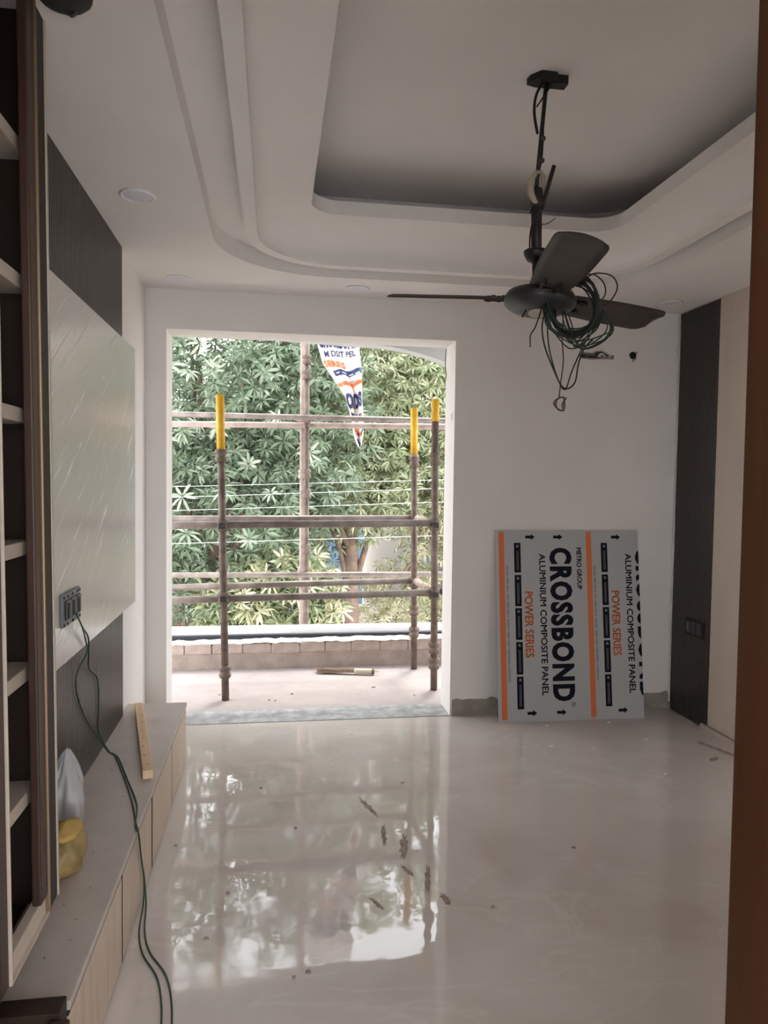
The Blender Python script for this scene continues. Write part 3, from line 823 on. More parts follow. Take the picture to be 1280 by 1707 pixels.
box('cover', OX1-0.006, OX1-0.004, 4.415, 4.455, 1.835, 1.870, M['diff'], t)
adopt(t)
tag(tube('loose_wire', [(OX1-0.004, 4.585, 2.295), (OX1-0.012, 4.575, 2.20), (OX1-0.006, 4.57, 2.12), (OX1-0.02, 4.56, 2.08)], 0.0025, M['wire'], None, 6, curve=5), 'thin dark wire dangling at the top corner of the opening', 'wire')

# ------------------------------------------------------------------ sockets
PX = XL+0.052
t = thing('socket_plate', 'open metal socket plate with black modules on the glossy panel', 'socket', (PX, 2.56, 1.02))
box('plate', PX, PX+0.012, 2.452, 2.660, 0.962, 1.070, M['inkpale'], t, 0.003)
for i, y in enumerate((2.468, 2.530, 2.592)):
    mo = box('module', PX+0.012, PX+0.020, y, y+0.052, 0.985, 1.048, M['fangrey'], t, 0.003)
    box('slot', PX+0.020, PX+0.0215, y+0.008, y+0.030, 0.99, 1.04, M['black'], mo)
for y in (2.46, 2.50, 2.56, 2.62, 2.652):
    for z in (0.970, 1.060):
        lathe('screw', [(0, 0.003), (0.005, 0.002), (0.005, 0)], (PX+0.012, y, z), M['black'], t, 8).rotation_euler = (0, PI/2, 0)
adopt(t)
SX = XR-0.018
t = thing('switch_box', 'black switch box set in the corner fluted strip', 'switch', (SX, 4.07, 0.58))
box('frame', SX-0.012, SX, 3.978, 4.168, 0.530, 0.632, M['black'], t, 0.004)
for i in range(3):
    mo = box('module', SX-0.018, SX-0.012, 3.995+0.054*i, 4.042+0.054*i, 0.545, 0.617, M['fangrey'], t, 0.003)
box('module', SX-0.020, SX-0.018, 4.122, 4.136, 0.56, 0.605, M['inkpale'], t)
adopt(t)

# cable from the socket over the cabinet to the floor
t = thing('cable', 'pair of thin dark green wires trailing from the socket over the cabinet to the floor', 'cable', (-0.44, 2.45, 0))
cx = XL+0.024
def cpath(dy, dx, da):
    a = [(PX+0.016, 2.57, 0.985), (PX+0.028, 2.63, 0.93), (PX+0.018, 2.71, 0.865), (PX+0.006, 2.79, 0.80)]
    return a
A1 = [(PX+0.020, 2.565, 0.995), (PX+0.026, 2.63, 0.93), (PX+0.012, 2.73, 0.865), (PX+0.006, 2.775, 0.81), (cx+0.005, 2.76, 0.745), (cx, 2.76, 0.67), (cx, 2.90, 0.52), (cx+0.006, 3.07, 0.39), (cx+0.03, 3.13, 0.309),
      (-0.640, 3.10, 0.304), (-0.560, 2.87, 0.304), (-0.490, 2.65, 0.304), (-0.446, 2.48, 0.304), (UX+0.008, 2.43, 0.292), (UX+0.006, 2.49, 0.18), (UX+0.007, 2.535, 0.08), (UX+0.010, 2.505, 0.008), (-0.415, 2.36, 0.004), (-0.385, 2.245, 0.004), (-0.330, 2.14, 0.004), (-0.303, 2.05, 0.004), (-0.285, 1.94, 0.004), (-0.28, 1.80, 0.004)]
A2 = [(PX+0.022, 2.570, 0.990), (PX+0.020, 2.65, 0.93), (PX+0.016, 2.75, 0.870), (PX+0.006, 2.80, 0.80), (cx+0.006, 2.92, 0.715), (cx, 3.08, 0.63), (cx, 3.10, 0.50), (cx, 3.10, 0.40), (cx+0.035, 3.13, 0.309),
      (-0.625, 3.08, 0.304), (-0.545, 2.85, 0.304), (-0.468, 2.62, 0.304), (-0.444, 2.46, 0.304), (UX+0.011, 2.42, 0.290), (UX+0.007, 2.485, 0.18), (UX+0.010, 2.53, 0.08), (UX+0.020, 2.50, 0.008), (-0.398, 2.36, 0.004), (-0.365, 2.25, 0.004), (-0.308, 2.15, 0.004), (-0.278, 2.06, 0.004), (-0.258, 1.94, 0.004), (-0.25, 1.80, 0.004)]
tube('wire', A1, 0.0030, M['greenwire'], t, 6, curve=6)
tube('wire', A2, 0.0030, M['greenwire'], t, 6, curve=6)
adopt(t)

# ------------------------------------------------------------------ batten on the cabinet
t = thing('batten', 'raw pine batten with nail marks lying on the low cabinet', 'batten', (-0.55, 3.27, UZ))
p0 = Vector((-0.468, 2.845, UZ+0.0225)); p1 = Vector((-0.655, 3.72, UZ+0.0225))
bm = bmesh.new()
add_box(bm, -0.019, 0.019, 0, (p1-p0).length, -0.022, 0.012, 0.002)
ang = math.atan2((p1-p0).y, (p1-p0).x)-PI/2
bt_ = finish('timber', bm, M['batten'], t)
bt_.location = p0; bt_.rotation_euler = (0, 0, ang)
for i in range(8):
    mk = lathe('nail_mark', [(0, 0.0006), (0.004, 0.0004), (0.005, 0)], (0, 0, 0), M['nail'], bt_, 8)
    mk.location = (random.uniform(-0.006, 0.008), 0.06+0.105*i, 0.012)
for ch in [bt_]: ch.matrix_parent_inverse = Matrix.Translation(t.location).inverted()

# ------------------------------------------------------------------ bags behind the bookcase
def bag(name, c, rx, ry, h, m, parent, wob=0.2, seg=28, rings=14, neck=0.35, seed=1):
    rr = random.Random(seed); ph = [rr.uniform(0, 6.28) for _ in range(6)]
    bm = bmesh.new(); R = []
    for i in range(rings+1):
        s = i/rings
        k = math.sin(PI*min(1, s*0.92+0.08))**0.45*(1-(1-neck)*max(0, s-0.55)/0.45)
        if i == 0: k *= 0.85
        R.append([bm.verts.new((c[0]+rx*k*math.cos(a)*(1+wob*(0.5*math.sin(3*a+ph[0]+4*s)+0.4*math.sin(7*a+ph[1]+9*s))),
                                c[1]+ry*k*math.sin(a)*(1+wob*(0.5*math.sin(4*a+ph[2]+5*s)+0.3*math.sin(9*a+ph[3]-7*s))),
                                c[2]+h*s+((0.02*h*math.sin(5*a+ph[4])+rr.uniform(-.012, .012)*h) if 0 < i else 0))) for a in [2*PI*k2/seg for k2 in range(seg)]])
    for i in range(rings):
        for k in range(seg): bm.faces.new((R[i][k], R[i][(k+1) % seg], R[i+1][(k+1) % seg], R[i+1][k]))
    bm.faces.new(R[0][::-1]); bm.faces.new(R[-1])
    return finish(name, bm, m, parent, True)
t = thing('plastic_bag', 'crumpled clear plastic bag with dark red contents on the low cabinet', 'bag', (-0.640, 2.40, UZ))
bag('film', (-0.640, 2.40, UZ), 0.047, 0.072, 0.29, M['plastic'], t, 0.42, neck=0.62, rings=20, seed=3)
bag('contents', (-0.640, 2.40, UZ+0.002), 0.038, 0.06, 0.12, M['redbag'], t, 0.15, seed=5)
adopt(t)
t = thing('mustard_bag', 'crumpled mustard yellow bag tucked behind the bookcase edge', 'bag', (-0.585, 2.205, UZ))
bag('sack', (-0.590, 2.20, UZ), 0.055, 0.085, 0.14, M['yellowbag'], t, 0.16, neck=0.75, seed=9)
bag('flap', (-0.590, 2.195, UZ+0.105), 0.046, 0.070, 0.045, M['yellowcloth'], t, 0.18, rings=5, seed=11)
adopt(t)

# ------------------------------------------------------------------ scaffold on the balcony
RP = 0.0242
def cup(parent, x, y, z, m):
    lathe('coupling_cup', [(RP, -0.042), (0.036, -0.040), (0.041, -0.022), (0.033, -0.006), (0.033, 0.006), (0.042, 0.014), (0.038, 0.034), (RP, 0.042)], (x, y, z), m, parent, 14)
def standard(root, x0, x1, y, z0, z1, cups, m, sleeve=None, foot=False):
    def px(z): return x0+(x1-x0)*(z-z0)/(z1-z0)
    st = tube('standard', [(x0, y, z0), (x1, y, z1)], RP, m, root, 14)
    for z in cups: cup(st, px(z), y, z, m)
    if sleeve:
        s = tube('sleeve', [(px(sleeve), y, sleeve), (px(z1+0.01), y, z1+0.01)], RP+0.003, M['yellow'], st, 14); s['label'] = 'yellow painted sleeve'
    return st
t = thing('scaffold', 'rusty tube scaffold with yellow tipped posts standing on the balcony floor', 'scaffold', (0.4, 5.1, 0))
standard(t, -0.303, -0.345, 4.834, 0.0, 1.98, (0.19, 0.675, 1.15, 1.60), M['steel'], 1.63)
standard(t, 1.111, 1.090, 4.920, 0.0, 2.00, (0.30, 0.19, 0.675, 1.155, 1.61), M['steel'], 1.86)
standard(t, 1.081, 1.053, 5.493, 0.0, 1.995, (0.29, 0.46, 0.675, 1.155, 1.60), M['steel'], 1.65)
o = lathe('ring', [(0.030, -0.02), (0.036, -0.018), (0.036, 0.018), (0.030, 0.02)], (1.058, 5.493, 1.632), M['pinksteel'], t, 14)
def pipe(name, a, b, m, r=RP): return tube(name, [a, b], r, m, t, 12)
pipe('ledger', (-1.3, 4.80, 1.140), (1.067, 4.918, 1.163), M['steel2'])
pipe('ledger', (-1.3, 4.80, 0.655), (1.070, 4.918, 0.682), M['steel2'])
pipe('ledger', (-1.4, 5.43, 1.150), (1.050, 5.490, 1.166), M['steel2'])
pipe('ledger', (-1.4, 5.43, 0.645), (1.050, 5.490, 0.686), M['steel2'])
pipe('transom', (1.080, 5.46, 1.166), (1.092, 4.955, 1.163), M['pinksteel'])
pipe('transom', (1.080, 5.46, 0.686), (1.098, 4.955, 0.680), M['pinksteel'])
pipe('ledger', (1.145, 4.922, 0.690), (2.2, 4.95, 0.70), M['steel2'])
# cup wedges
for x, z in ((-0.329, 1.15), (-0.318, 0.675), (1.100, 1.155), (1.104, 0.675)):
    yy = 4.834 if x < 0 else 4.92
    box('wedge', x-0.020, x+0.020, yy-0.046, yy-0.032, z-0.022, z+0.012, M['fandark'], t, 0.003)
adopt(t)
t = thing('scaffold', 'outer tube scaffold with long rails beyond the white balcony coping', 'scaffold', (0.29, 6.45, -3.2))
standard(t, 0.296, 0.276, 6.40, -3.2, 3.4, (2.49, 2.36, 1.985, 1.50, 1.33, 0.85, 0.60, 0.1), M['steel'])
standard(t, 0.262, 0.246, 6.50, -3.2, 3.4, (1.95, 1.50, 0.62), M['pinksteel'])
pipe('rail', (-2.2, 6.36, 1.985), (2.8, 6.36, 1.988), M['steel2'], 0.024)
pipe('rail', (-2.2, 6.455, 1.890), (2.8, 6.455, 1.962), M['pinksteel'], 0.026)
pipe('rail', (-2.2, 6.36, 0.632), (2.8, 6.36, 0.617), M['steel2'], 0.024)
pipe('rail', (-2.2, 6.62, 3.092), (2.8, 6.62, 3.092), M['steel2'], 0.024)
standard(t, -2.15, -2.15, 6.40, -3.2, 3.4, (1.985, 0.62), M['steel'])
standard(t, 2.75, 2.75, 6.40, -3.2, 3.4, (1.985, 0.62), M['steel'])
adopt(t)

# ------------------------------------------------------------------ hanging banner
def lerp_tab(tab, v):
    for i in range(len(tab)-1):
        if v <= tab[i+1][0]:
            k = (v-tab[i][0])/(tab[i+1][0]-tab[i][0]); return tab[i][1]+(tab[i+1][1]-tab[i][1])*k
    return tab[-1][1]
xl_t = [(0, 0.34), (0.28, 0.372), (0.42, 0.43), (0.52, 0.52), (0.66, 0.635), (0.80, 0.690), (0.92, 0.715), (1.0, 0.755)]
xr_t = [(0, 0.74), (0.28, 0.752), (0.55, 0.782), (0.80, 0.80), (0.92, 0.805), (1.0, 0.785)]
def ban(u, v, h=0.0):
    a, b = lerp_tab(xl_t, v), lerp_tab(xr_t, v)
    z = 3.05-1.30*v
    y = 6.62+0.022*math.sin(u*9+v*4)+0.012*math.sin(u*23-v*11)+0.015*math.sin(v*17+u*3)
    return Vector((a+(b-a)*u, y-h, z+0.012*math.sin(u*8)*v))
t = thing('banner', 'torn white printed banner sheet hanging twisted behind the outer scaffold rails', 'banner', tuple(ban(0.5, 0)))
bm = bmesh.new(); nu, nv = 26, 60
G = [[bm.verts.new(ban(i/nu, j/nv)) for i in range(nu+1)] for j in range(nv+1)]
G2 = [[bm.verts.new(ban(i/nu, j/nv, -0.002)) for i in range(nu+1)] for j in range(nv+1)]
for j in range(nv):
    for i in range(nu):
        bm.faces.new((G[j][i], G[j][i+1], G[j+1][i+1], G[j+1][i])); bm.faces.new((G2[j][i], G2[j+1][i], G2[j+1][i+1], G2[j][i+1]))
finish('cloth', bm, M['cloth'], t, True)
def bprint(u0, u1, v0, v1, m, slope=0.0, name='print', nn=14):
    bm = bmesh.new(); rows = []
    for i in range(nn+1):
        u = u0+(u1-u0)*i/nn
        rows.append([bm.verts.new(ban(u, v0+(v1-v0)*k/3+slope*(u-u0)+0.006*math.sin(u*12), 0.003)) for k in range(4)])
    for i in range(nn):
        for k in range(3): bm.faces.new((rows[i][k], rows[i+1][k], rows[i+1][k+1], rows[i][k+1]))
    return finish(name, bm, m, t, True)
def btext(body, u0, u1, v0, v1, m, bold=0.02, slope=0.0):
    V, F = text_mesh(body, bold)
    bm = bmesh.new(); vs = [bm.verts.new((x, y, 0)) for x, y in V]
    for f in F:
        try: bm.faces.new([vs[i] for i in f])
        except ValueError: pass
    bmesh.ops.subdivide_edges(bm, edges=[e for e in bm.edges if e.calc_length() > 0.15], cuts=2, use_grid_fill=False)
    bmesh.ops.triangulate(bm, faces=bm.faces)
    for v in bm.verts:
        u = u0+(u1-u0)*v.co.x
        v.co = ban(u, v1+(v0-v1)*v.co.y+slope*(u-u0), 0.0045)
    return finish('lettering', bm, m, t)
btext('CROSSBOND', 0.02, 0.98, 0.20, 0.325, M['navy'], 0.05, -0.01)
btext('M DSIT PEL', 0.10, 0.90, 0.345, 0.385, M['navy'], 0.02, -0.02)
btext('SERIES', 0.02, 0.58, 0.405, 0.450, M['orange'], 0.04, 0.01)
bprint(0.12, 0.99, 0.475, 0.512, M['navy'], -0.02)
for i in range(4): bprint(0.18+0.21*i, 0.32+0.21*i, 0.489, 0.496, M['cloth'], -0.02, nn=4).location.y -= 0.003
bprint(0.02, 0.99, 0.560, 0.585, M['orange'], -0.02)
btext('ISO CERTIFIED', 0.3, 0.8, 0.545, 0.555, M['inkpale'], 0.0, -0.02)
btext('CROS', 0.02, 0.95, 0.64, 0.745, M['navy'], 0.06, -0.03)
btext('MAP', 0.1, 0.9, 0.765, 0.795, M['navy'], 0.03)
bprint(0.1, 0.8, 0.875, 0.90, M['orange'], 0.02)
bprint(0.3, 1.0, 0.91, 0.925, M['navy'], -0.05)
bprint(0.1, 0.7, 0.945, 0.975, M['navy'], 0.02)
adopt(t)

# ------------------------------------------------------------------ broom, debris
t = thing('hand_broom', 'short grass hand broom lying on the balcony floor', 'broom', (0.54, 5.39, 0))
a = Vector((0.335, 5.44, 0.022)); b = Vector((0.63, 5.372, 0.026)); c = Vector((0.745, 5.345, 0.026))
bm = bmesh.new()
for i in range(46):
    q = Vector((random.uniform(-.012, .012), random.uniform(-.03, .03), random.uniform(-.012, .016)))
    add_tube(bm, [a+q*1.0+Vector((random.uniform(-.02, .05), 0, 0)), b+q*0.55], 0.0028, 5)
finish('bristles', bm, M['grass'], t)
tube('handle', [b-(b-a)*0.08, b, c-(c-b)*0.15, c], [0.022, 0.021, 0.021, 0.018], M['tape'], t, 12)
tube('tip', [c-(c-b)*0.1, c, c+(c-b)*0.05], [0.023, 0.023, 0.018], M['redwire'], t, 12)
tube('twig', [c, c+Vector((0.04, -0.006, 0.0))], 0.002, M['grass'], t, 5)
adopt(t)
def blob(name, c, rx, ry, h, m, label, cat, group=None, n=11, ang=0.0):
    bm = bmesh.new()
    P = []
    for k in range(n):
        a = 2*PI*k/n; r = random.uniform(0.65, 1.1) if n < 30 else 0.75+0.3*math.sin(3*a+rx*900)*math.sin(5*a+ry*50)+random.uniform(-.15, .15)
        x, y = rx*r*math.cos(a), ry*r*math.sin(a)
        P.append((c[0]+x*math.cos(ang)-y*math.sin(ang), c[1]+x*math.sin(ang)+y*math.cos(ang)))
    lo_ = [bm.verts.new((p[0], p[1], c[2])) for p in P]
    hi_ = [bm.verts.new((c[0]+(p[0]-c[0])*0.72, c[1]+(p[1]-c[1])*0.72, c[2]+h*random.uniform(0.6, 1))) for p in P]
    bm.faces.new(lo_[::-1]); bm.faces.new(hi_)
    for i in range(n): bm.faces.new((lo_[i], lo_[(i+1) % n], hi_[(i+1) % n], hi_[i]))
    return tag(finish(name, bm, m), label, cat, group)
mg = 'dried mud marks on the wet shine of the floor'
for (x, y, rx, ry, an) in ((0.425, 3.16, 0.018, 0.11, 0.25), (0.455, 2.90, 0.016, 0.10, -0.1), (0.520, 2.80, 0.02, 0.13, -0.25), (0.565, 2.55, 0.016, 0.10, -0.2), (0.50, 2.62, 0.014, 0.05, 0.3), (0.60, 2.42, 0.02, 0.04, 0.1), (0.36, 2.42, 0.012, 0.05, 0.5)):
    blob('mud_mark', (x, y, 0.0), rx, ry, 0.0015, M['mud'], 'streak of dried brown mud on the shiny marble floor', 'dirt', mg, 32, an)
pg = 'small dark pebbles on the marble floor'
for (x, y) in ((-0.373, 2.913), (1.192, 2.703), (0.068, 2.082), (0.11, 2.10), (-0.15, 2.55), (0.62, 3.4), (-0.05, 3.42), (0.10, 3.0), (-0.2, 2.3), (0.75, 2.35)):
    blob('pebble', (x, y, 0.0), random.uniform(.006, .012), random.uniform(.006, .010), 0.006, M['mud'], 'small dark pebble lying loose on the marble floor', 'pebble', pg, 7)
cg = 'white plaster chips on the marble floor'
for (x, y) in ((1.62, 4.11), (2.02, 4.12), (1.52, 3.78), (2.10, 3.83), (1.74, 3.72), (1.30, 3.62), (0.95, 4.05), (0.45, 4.10), (0.30, 3.72), (1.95, 3.35)):
    blob('plaster_chip', (x, y, 0.0), random.uniform(.008, .02), random.uniform(.006, .012), 0.005, M['chip'], 'small white plaster chip lying on the marble floor', 'debris', cg, 6)
bg_ = 'dark crumbs on the balcony floor'
for (x, y) in ((0.13, 4.92), (-0.35, 4.95), (-0.02, 4.80), (0.02, 4.78), (0.95, 4.80), (0.70, 5.02), (0.93, 5.56), (-0.12, 5.58), (-0.45, 5.60)):
    blob('crumb', (x, y, 0.0), random.uniform(.008, .022), random.uniform(.006, .010), 0.008, M['mud'], 'dark crumb of rubble on the balcony floor', 'debris', bg_, 7)
ug = 'specks of dirt on the low cabinet'
for (x, y) in ((-0.55, 2.02), (-0.50, 1.95), (-0.54, 2.30), (-0.49, 1.86), (-0.52, 2.75), (-0.53, 2.70), (-0.62, 2.95), (-0.50, 2.10), (-0.535, 1.80)):
    blob('speck', (x, y, UZ), random.uniform(.002, .0045), random.uniform(.002, .004), 0.002, M['mud'], 'tiny dark speck of dirt on top of the low cabinet', 'debris', ug, 6)
tag(tube('stick', [(2.375, 3.735, 0.006), (2.46, 3.50, 0.006), (2.52, 3.30, 0.006)], 0.006, M['mud'], None, 7), 'thin dark stick on the floor beside the beige panel', 'stick')
blob('dry_leaf', (2.31, 3.50, 0.0), 0.05, 0.018, 0.010, M['mud'], 'curled dry brown scrap on the floor near the stick', 'debris', None, 9, 0.6)
blob('dry_leaf', (2.40, 3.32, 0.0), 0.035, 0.012, 0.008, M['mud'], 'narrow dark scrap on the floor beyond the stick', 'debris', None, 8, -0.5)

# ------------------------------------------------------------------ outside: street, houses
struct(box('ground', -60, 60, 6.1, 90, -3.4, -3.2, M['ground']), 'street ground far below the balcony')
def house(name, label, x0, x1, y0, y1, h, wm, wins, extra=None):
    t = thing(name, label, 'building', ((x0+x1)/2, (y0+y1)/2, -3.2))
    box('walls', x0, x1, y0, y1, -3.2, h, wm, t)
    box('roof', x0-0.2, x1+0.2, y0-0.2, y1+0.2, h, h+0.25, M['concrete'], t)
    for (a, b, z0, z1) in wins:
        w = box('window', a-0.07, b+0.07, y0-0.05, y0, z0-0.07, z1+0.07, M['concrete'], t)
        box('pane', a, b, y0-0.055, y0-0.05, z0, z1, M['farglass'], w)
    adopt(t)
    return t
house('far_house', 'grey house with dark windows half hidden behind the trees', -7.5, 0.6, 18.0, 26, 3.0, M['farwall'], [(-3.0, -2.1, -3.0, -1.0), (-1.9, -1.2, -2.6, -1.2), (-4.8, -3.8, 0.2, 1.6), (-2.4, -1.4, 0.2, 1.6)])
house('far_house', 'taller cream house with dark windows half hidden behind the trees', 3.2, 11.0, 17.0, 26, 4.2, M['farcream'], [(3.6, 4.6, -1.9, 0.9), (5.4, 6.4, 0.4, 1.8), (5.4, 6.4, -2.2, -0.8), (7.4, 8.4, 0.4, 1.8)])
tag(box('street_wall', 1.5, 3.1, 15.0, 15.2, -3.2, -1.15, M['farcream']), 'low pale street wall below the trees', 'wall')
t = thing('blue_shed', 'bright blue metal shed glimpsed between the tree trunks', 'shed', (1.3, 16.5, -3.2))
box('walls', 0.9, 2.0, 16.3, 18.0, -3.2, 1.0, M['bluesheet'], t); box('roof', 0.8, 2.1, 16.2, 18.1, 1.0, 1.08, M['farwall'], t)
for k in range(6): box('rib', 0.98+0.18*k, 1.01+0.18*k, 16.27, 16.3, -3.2, 1.0, M['bluesheet'], t)
adopt(t)
wl = 'pale overhead cable strung before the trees'
for wn, za, zb in (('topmost pale overhead cable strung before the trees', 1.341, 1.477), ('pale overhead cable strung just below the topmost one', 1.213, 1.371), ('third pale overhead cable down, between the others', 1.055, 1.198), ('lowest pale overhead cable, hanging well below the other three', 0.66, 0.773)):
    pts = []
    for i in range(13):
        k = i/12; x = -7+16*k
        s = (x+1.189)/(2.085+1.189)
        pts.append((x, 8.2, 1.45+(za-1.45+(zb-za)*s)*8.2/9.0+0.02*((x-0.4)/8)**2))
    tag(tube('overhead_wire', pts, 0.0028, M['wirewhite'], None, 6), wn, 'cable', 'overhead cables before the trees')

# ------------------------------------------------------------------ trees
def whorl_geom(r, nleaf, length, width, droop, detailed):
    V, F = [], []
    ph = r.uniform(0, 6.28)
    for k in range(nleaf):
        a = ph+2*PI*k/nleaf+r.uniform(-.18, .18); l = length*r.uniform(.78, 1.12); w = width*r.uniform(.85, 1.15); d = droop+r.uniform(-.22, .22)
        dx, dy = math.cos(a), math.sin(a); sx, sy = -dy, dx
        def pt(s, side, z=0.0):
            rad = l*s*math.cos(d*s); zz = -l*s*math.sin(d*s)*0.9+0.10*l*s+z
            return (dx*rad+sx*side*w, dy*rad+sy*side*w, zz)
        n0 = len(V)
        if detailed:
            V += [pt(0.06, 0), pt(.38, -.8, .006), pt(.38, 0, -.004), pt(.38, .8, .006), pt(.74, -.75, .006), pt(.74, 0, -.004), pt(.74, .75, .006), pt(1, 0)]
            F += [tuple(n0+i for i in f) for f in ((0, 1, 2), (0, 2, 3), (1, 4, 5, 2), (2, 5, 6, 3), (4, 7, 5), (5, 7, 6))]
        else:
            V += [pt(0.06, 0), pt(.55, -.9, .006), pt(1, 0), pt(.55, .9, .006), ]
            F += [(n0, n0+1, n0+2), (n0, n0+2, n0+3)]
    return V, F
R_ = random.Random(5)
WH = []
for i in range(5):
    V, F = whorl_geom(R_, R_.choice((8, 8, 9, 10)), 0.175, 0.0195, 0.45, True)
    WH.append((V, F))
WMESH = {}
def whorl_mesh(i, mkey):
    if (i, mkey) not in WMESH:
        me = bpy.data.meshes.new('leaf_cluster'); me.from_pydata(WH[i][0], [], WH[i][1]); me.materials.append(M[mkey])
        WMESH[(i, mkey)] = me
    return WMESH[(i, mkey)]
LOW = [whorl_geom(R_, 8, 0.175, 0.021, 0.45, False) for _ in range(6)]
LOWN = [(np.array(v), f) for v, f in LOW]

def orient(rd, q):
    """leaf whorl facing up and outwards, mostly towards the open street side"""
    n = Vector((rd.gauss(0, .55), -0.75+rd.gauss(0, .5), 0.75+rd.gauss(0, .45)))
    if n.length < 0.1: n = Vector((0, 0, 1))
    return n.normalized().to_track_quat('Z', 'Y')

def tree(name, label, base, trunk_r, blobs, mkey, n_obj, n_stuff, seed, scale=1.0, stuffkey=None, trunk_top=None):
    rd = random.Random(seed); g = np.random.default_rng(seed)
    t = thing(name, label, 'tree', base, 'street trees beyond the balcony')
    bx = Vector(base)
    tt = Vector(trunk_top) if trunk_top else bx+Vector((0.2, 0.1, 4.5))
    mid = bx.lerp(tt, .5)+Vector((rd.uniform(-.12, .12), rd.uniform(-.1, .1), 0))
    tube('trunk', [bx-bx, mid-bx, tt-bx], [trunk_r, trunk_r*.8, trunk_r*.55], M['trunk'], t, 10, curve=5) if False else None
    P = catmull([bx-bx, mid-bx, tt-bx], 6)
    tube('trunk', P, [trunk_r*(1-0.5*i/(len(P)-1)) for i in range(len(P))], M['trunk'], t, 10)
    tot = sum(b[3]*b[5] for b in blobs)
    def sample(front):
        b = rd.choices(blobs, [b[3]*b[5] for b in blobs])[0]
        while True:
            u = Vector((rd.gauss(0, 1), rd.gauss(0, 1), rd.gauss(0, 1))).normalized()
            if front and u.y > 0.15: u.y = -u.y
            rr = rd.uniform(.72, 1.0) if front else rd.uniform(.25, 1.0)**.6
            return Vector((b[0]+b[3]*u.x*rr, b[1]+b[4]*u.y*rr, b[2]+b[5]*u.z*rr))
    for b in blobs:
        for k in range(4):
            e = Vector((b[0]+rd.uniform(-.6, .6)*b[3], b[1]+rd.uniform(-.5, .5)*b[4], b[2]+rd.uniform(-.3, .7)*b[5]))
            s = bx.lerp(tt, rd.uniform(.45, 1.0))
            PP = catmull([s-bx, s.lerp(e, .5)-bx+Vector((rd.uniform(-.2, .2), rd.uniform(-.1, .1), rd.uniform(-.05, .25))), e-bx], 5)
            tube('branch', PP, [trunk_r*.32*(1-.75*i/(len(PP)-1)) for i in range(len(PP))], M['trunk'], t, 6)
    for k in range(n_obj):
        p = sample(True)
        o = bpy.data.objects.new('leaf_cluster', whorl_mesh(rd.randrange(5), mkey)); COL.objects.link(o); o.parent = t
        o.location = p-bx; o.rotation_mode = 'QUATERNION'; o.rotation_quaternion = orient(rd, p)
        s = scale*rd.uniform(.8, 1.2); o.scale = (s, s, s)
    if n_stuff:
        VV, FF = [], []; n0 = 0
        for k in range(n_stuff):
            p = sample(False); V, F = LOWN[rd.randrange(6)]
            R = np.array(orient(rd, p).to_matrix()); s = scale*rd.uniform(.75, 1.2)
            W = (V*s)@R.T+np.array(p-bx)
            VV.append(W); FF.extend([(a+n0, b_+n0, c_+n0) for a, b_, c_ in F]); n0 += len(V)
        me = bpy.data.meshes.new('foliage'); me.from_pydata(np.concatenate(VV).tolist(), [], FF); me.materials.append(M[stuffkey or mkey])
        o = me_obj('foliage', me, None, t); o['kind'] = 'stuff'
    return t
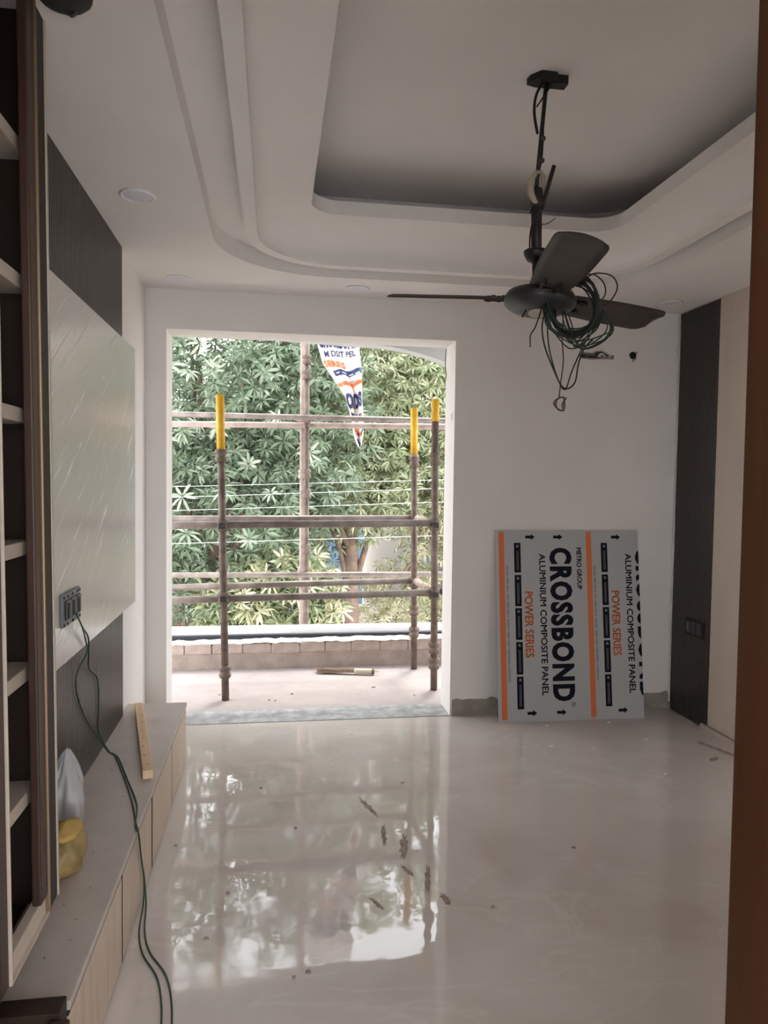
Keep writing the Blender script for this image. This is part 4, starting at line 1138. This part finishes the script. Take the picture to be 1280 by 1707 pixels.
# blobs: centre xyz, radii xyz
tree('street_tree', 'blue-green tree with big star-shaped leaf whorls beyond the outer scaffold', (-1.5, 9.8, -3.2), 0.16,
     [(-0.9, 9.2, 2.6, 1.5, 0.9, 1.6), (-0.8, 9.1, 0.85, 1.3, 0.8, 1.25), (-2.9, 9.6, 1.6, 1.6, 1.0, 2.2), (0.35, 9.5, 2.2, 1.0, 0.8, 1.7), (-0.5, 9.6, 4.2, 1.6, 0.9, 0.75)], 'leafblue', 300, 3300, 11, 1.0, None, (-0.5, 9.6, 1.6))
tree('street_tree', 'broad tree with a thick brown trunk and dull green leaves behind the banner', (1.14, 10.6, -3.2), 0.17,
     [(1.2, 10.6, 2.9, 1.6, 1.0, 1.4), (1.0, 10.4, 1.5, 1.5, 0.8, 1.0), (2.3, 10.8, 2.4, 1.5, 1.0, 1.7), (0.1, 10.8, 0.9, 1.0, 0.8, 1.3), (1.3, 10.6, 4.5, 1.5, 0.9, 0.7)], 'leafmid', 300, 3200, 12, 0.95, None, (1.12, 10.6, 2.6))
tree('street_tree', 'light yellow-green tree with fine leaves beside the right post of the scaffold', (3.5, 11.2, -3.2), 0.14,
     [(3.0, 11.2, 2.9, 1.5, 1.0, 1.4), (2.6, 11.0, 0.9, 0.9, 0.8, 1.0), (4.0, 11.2, 1.4, 1.4, 1.0, 1.8), (1.95, 10.9, -0.40, 0.75, 0.6, 0.75)], 'leafyel', 260, 2400, 13, 0.8, None, (3.3, 11.2, 3.0))
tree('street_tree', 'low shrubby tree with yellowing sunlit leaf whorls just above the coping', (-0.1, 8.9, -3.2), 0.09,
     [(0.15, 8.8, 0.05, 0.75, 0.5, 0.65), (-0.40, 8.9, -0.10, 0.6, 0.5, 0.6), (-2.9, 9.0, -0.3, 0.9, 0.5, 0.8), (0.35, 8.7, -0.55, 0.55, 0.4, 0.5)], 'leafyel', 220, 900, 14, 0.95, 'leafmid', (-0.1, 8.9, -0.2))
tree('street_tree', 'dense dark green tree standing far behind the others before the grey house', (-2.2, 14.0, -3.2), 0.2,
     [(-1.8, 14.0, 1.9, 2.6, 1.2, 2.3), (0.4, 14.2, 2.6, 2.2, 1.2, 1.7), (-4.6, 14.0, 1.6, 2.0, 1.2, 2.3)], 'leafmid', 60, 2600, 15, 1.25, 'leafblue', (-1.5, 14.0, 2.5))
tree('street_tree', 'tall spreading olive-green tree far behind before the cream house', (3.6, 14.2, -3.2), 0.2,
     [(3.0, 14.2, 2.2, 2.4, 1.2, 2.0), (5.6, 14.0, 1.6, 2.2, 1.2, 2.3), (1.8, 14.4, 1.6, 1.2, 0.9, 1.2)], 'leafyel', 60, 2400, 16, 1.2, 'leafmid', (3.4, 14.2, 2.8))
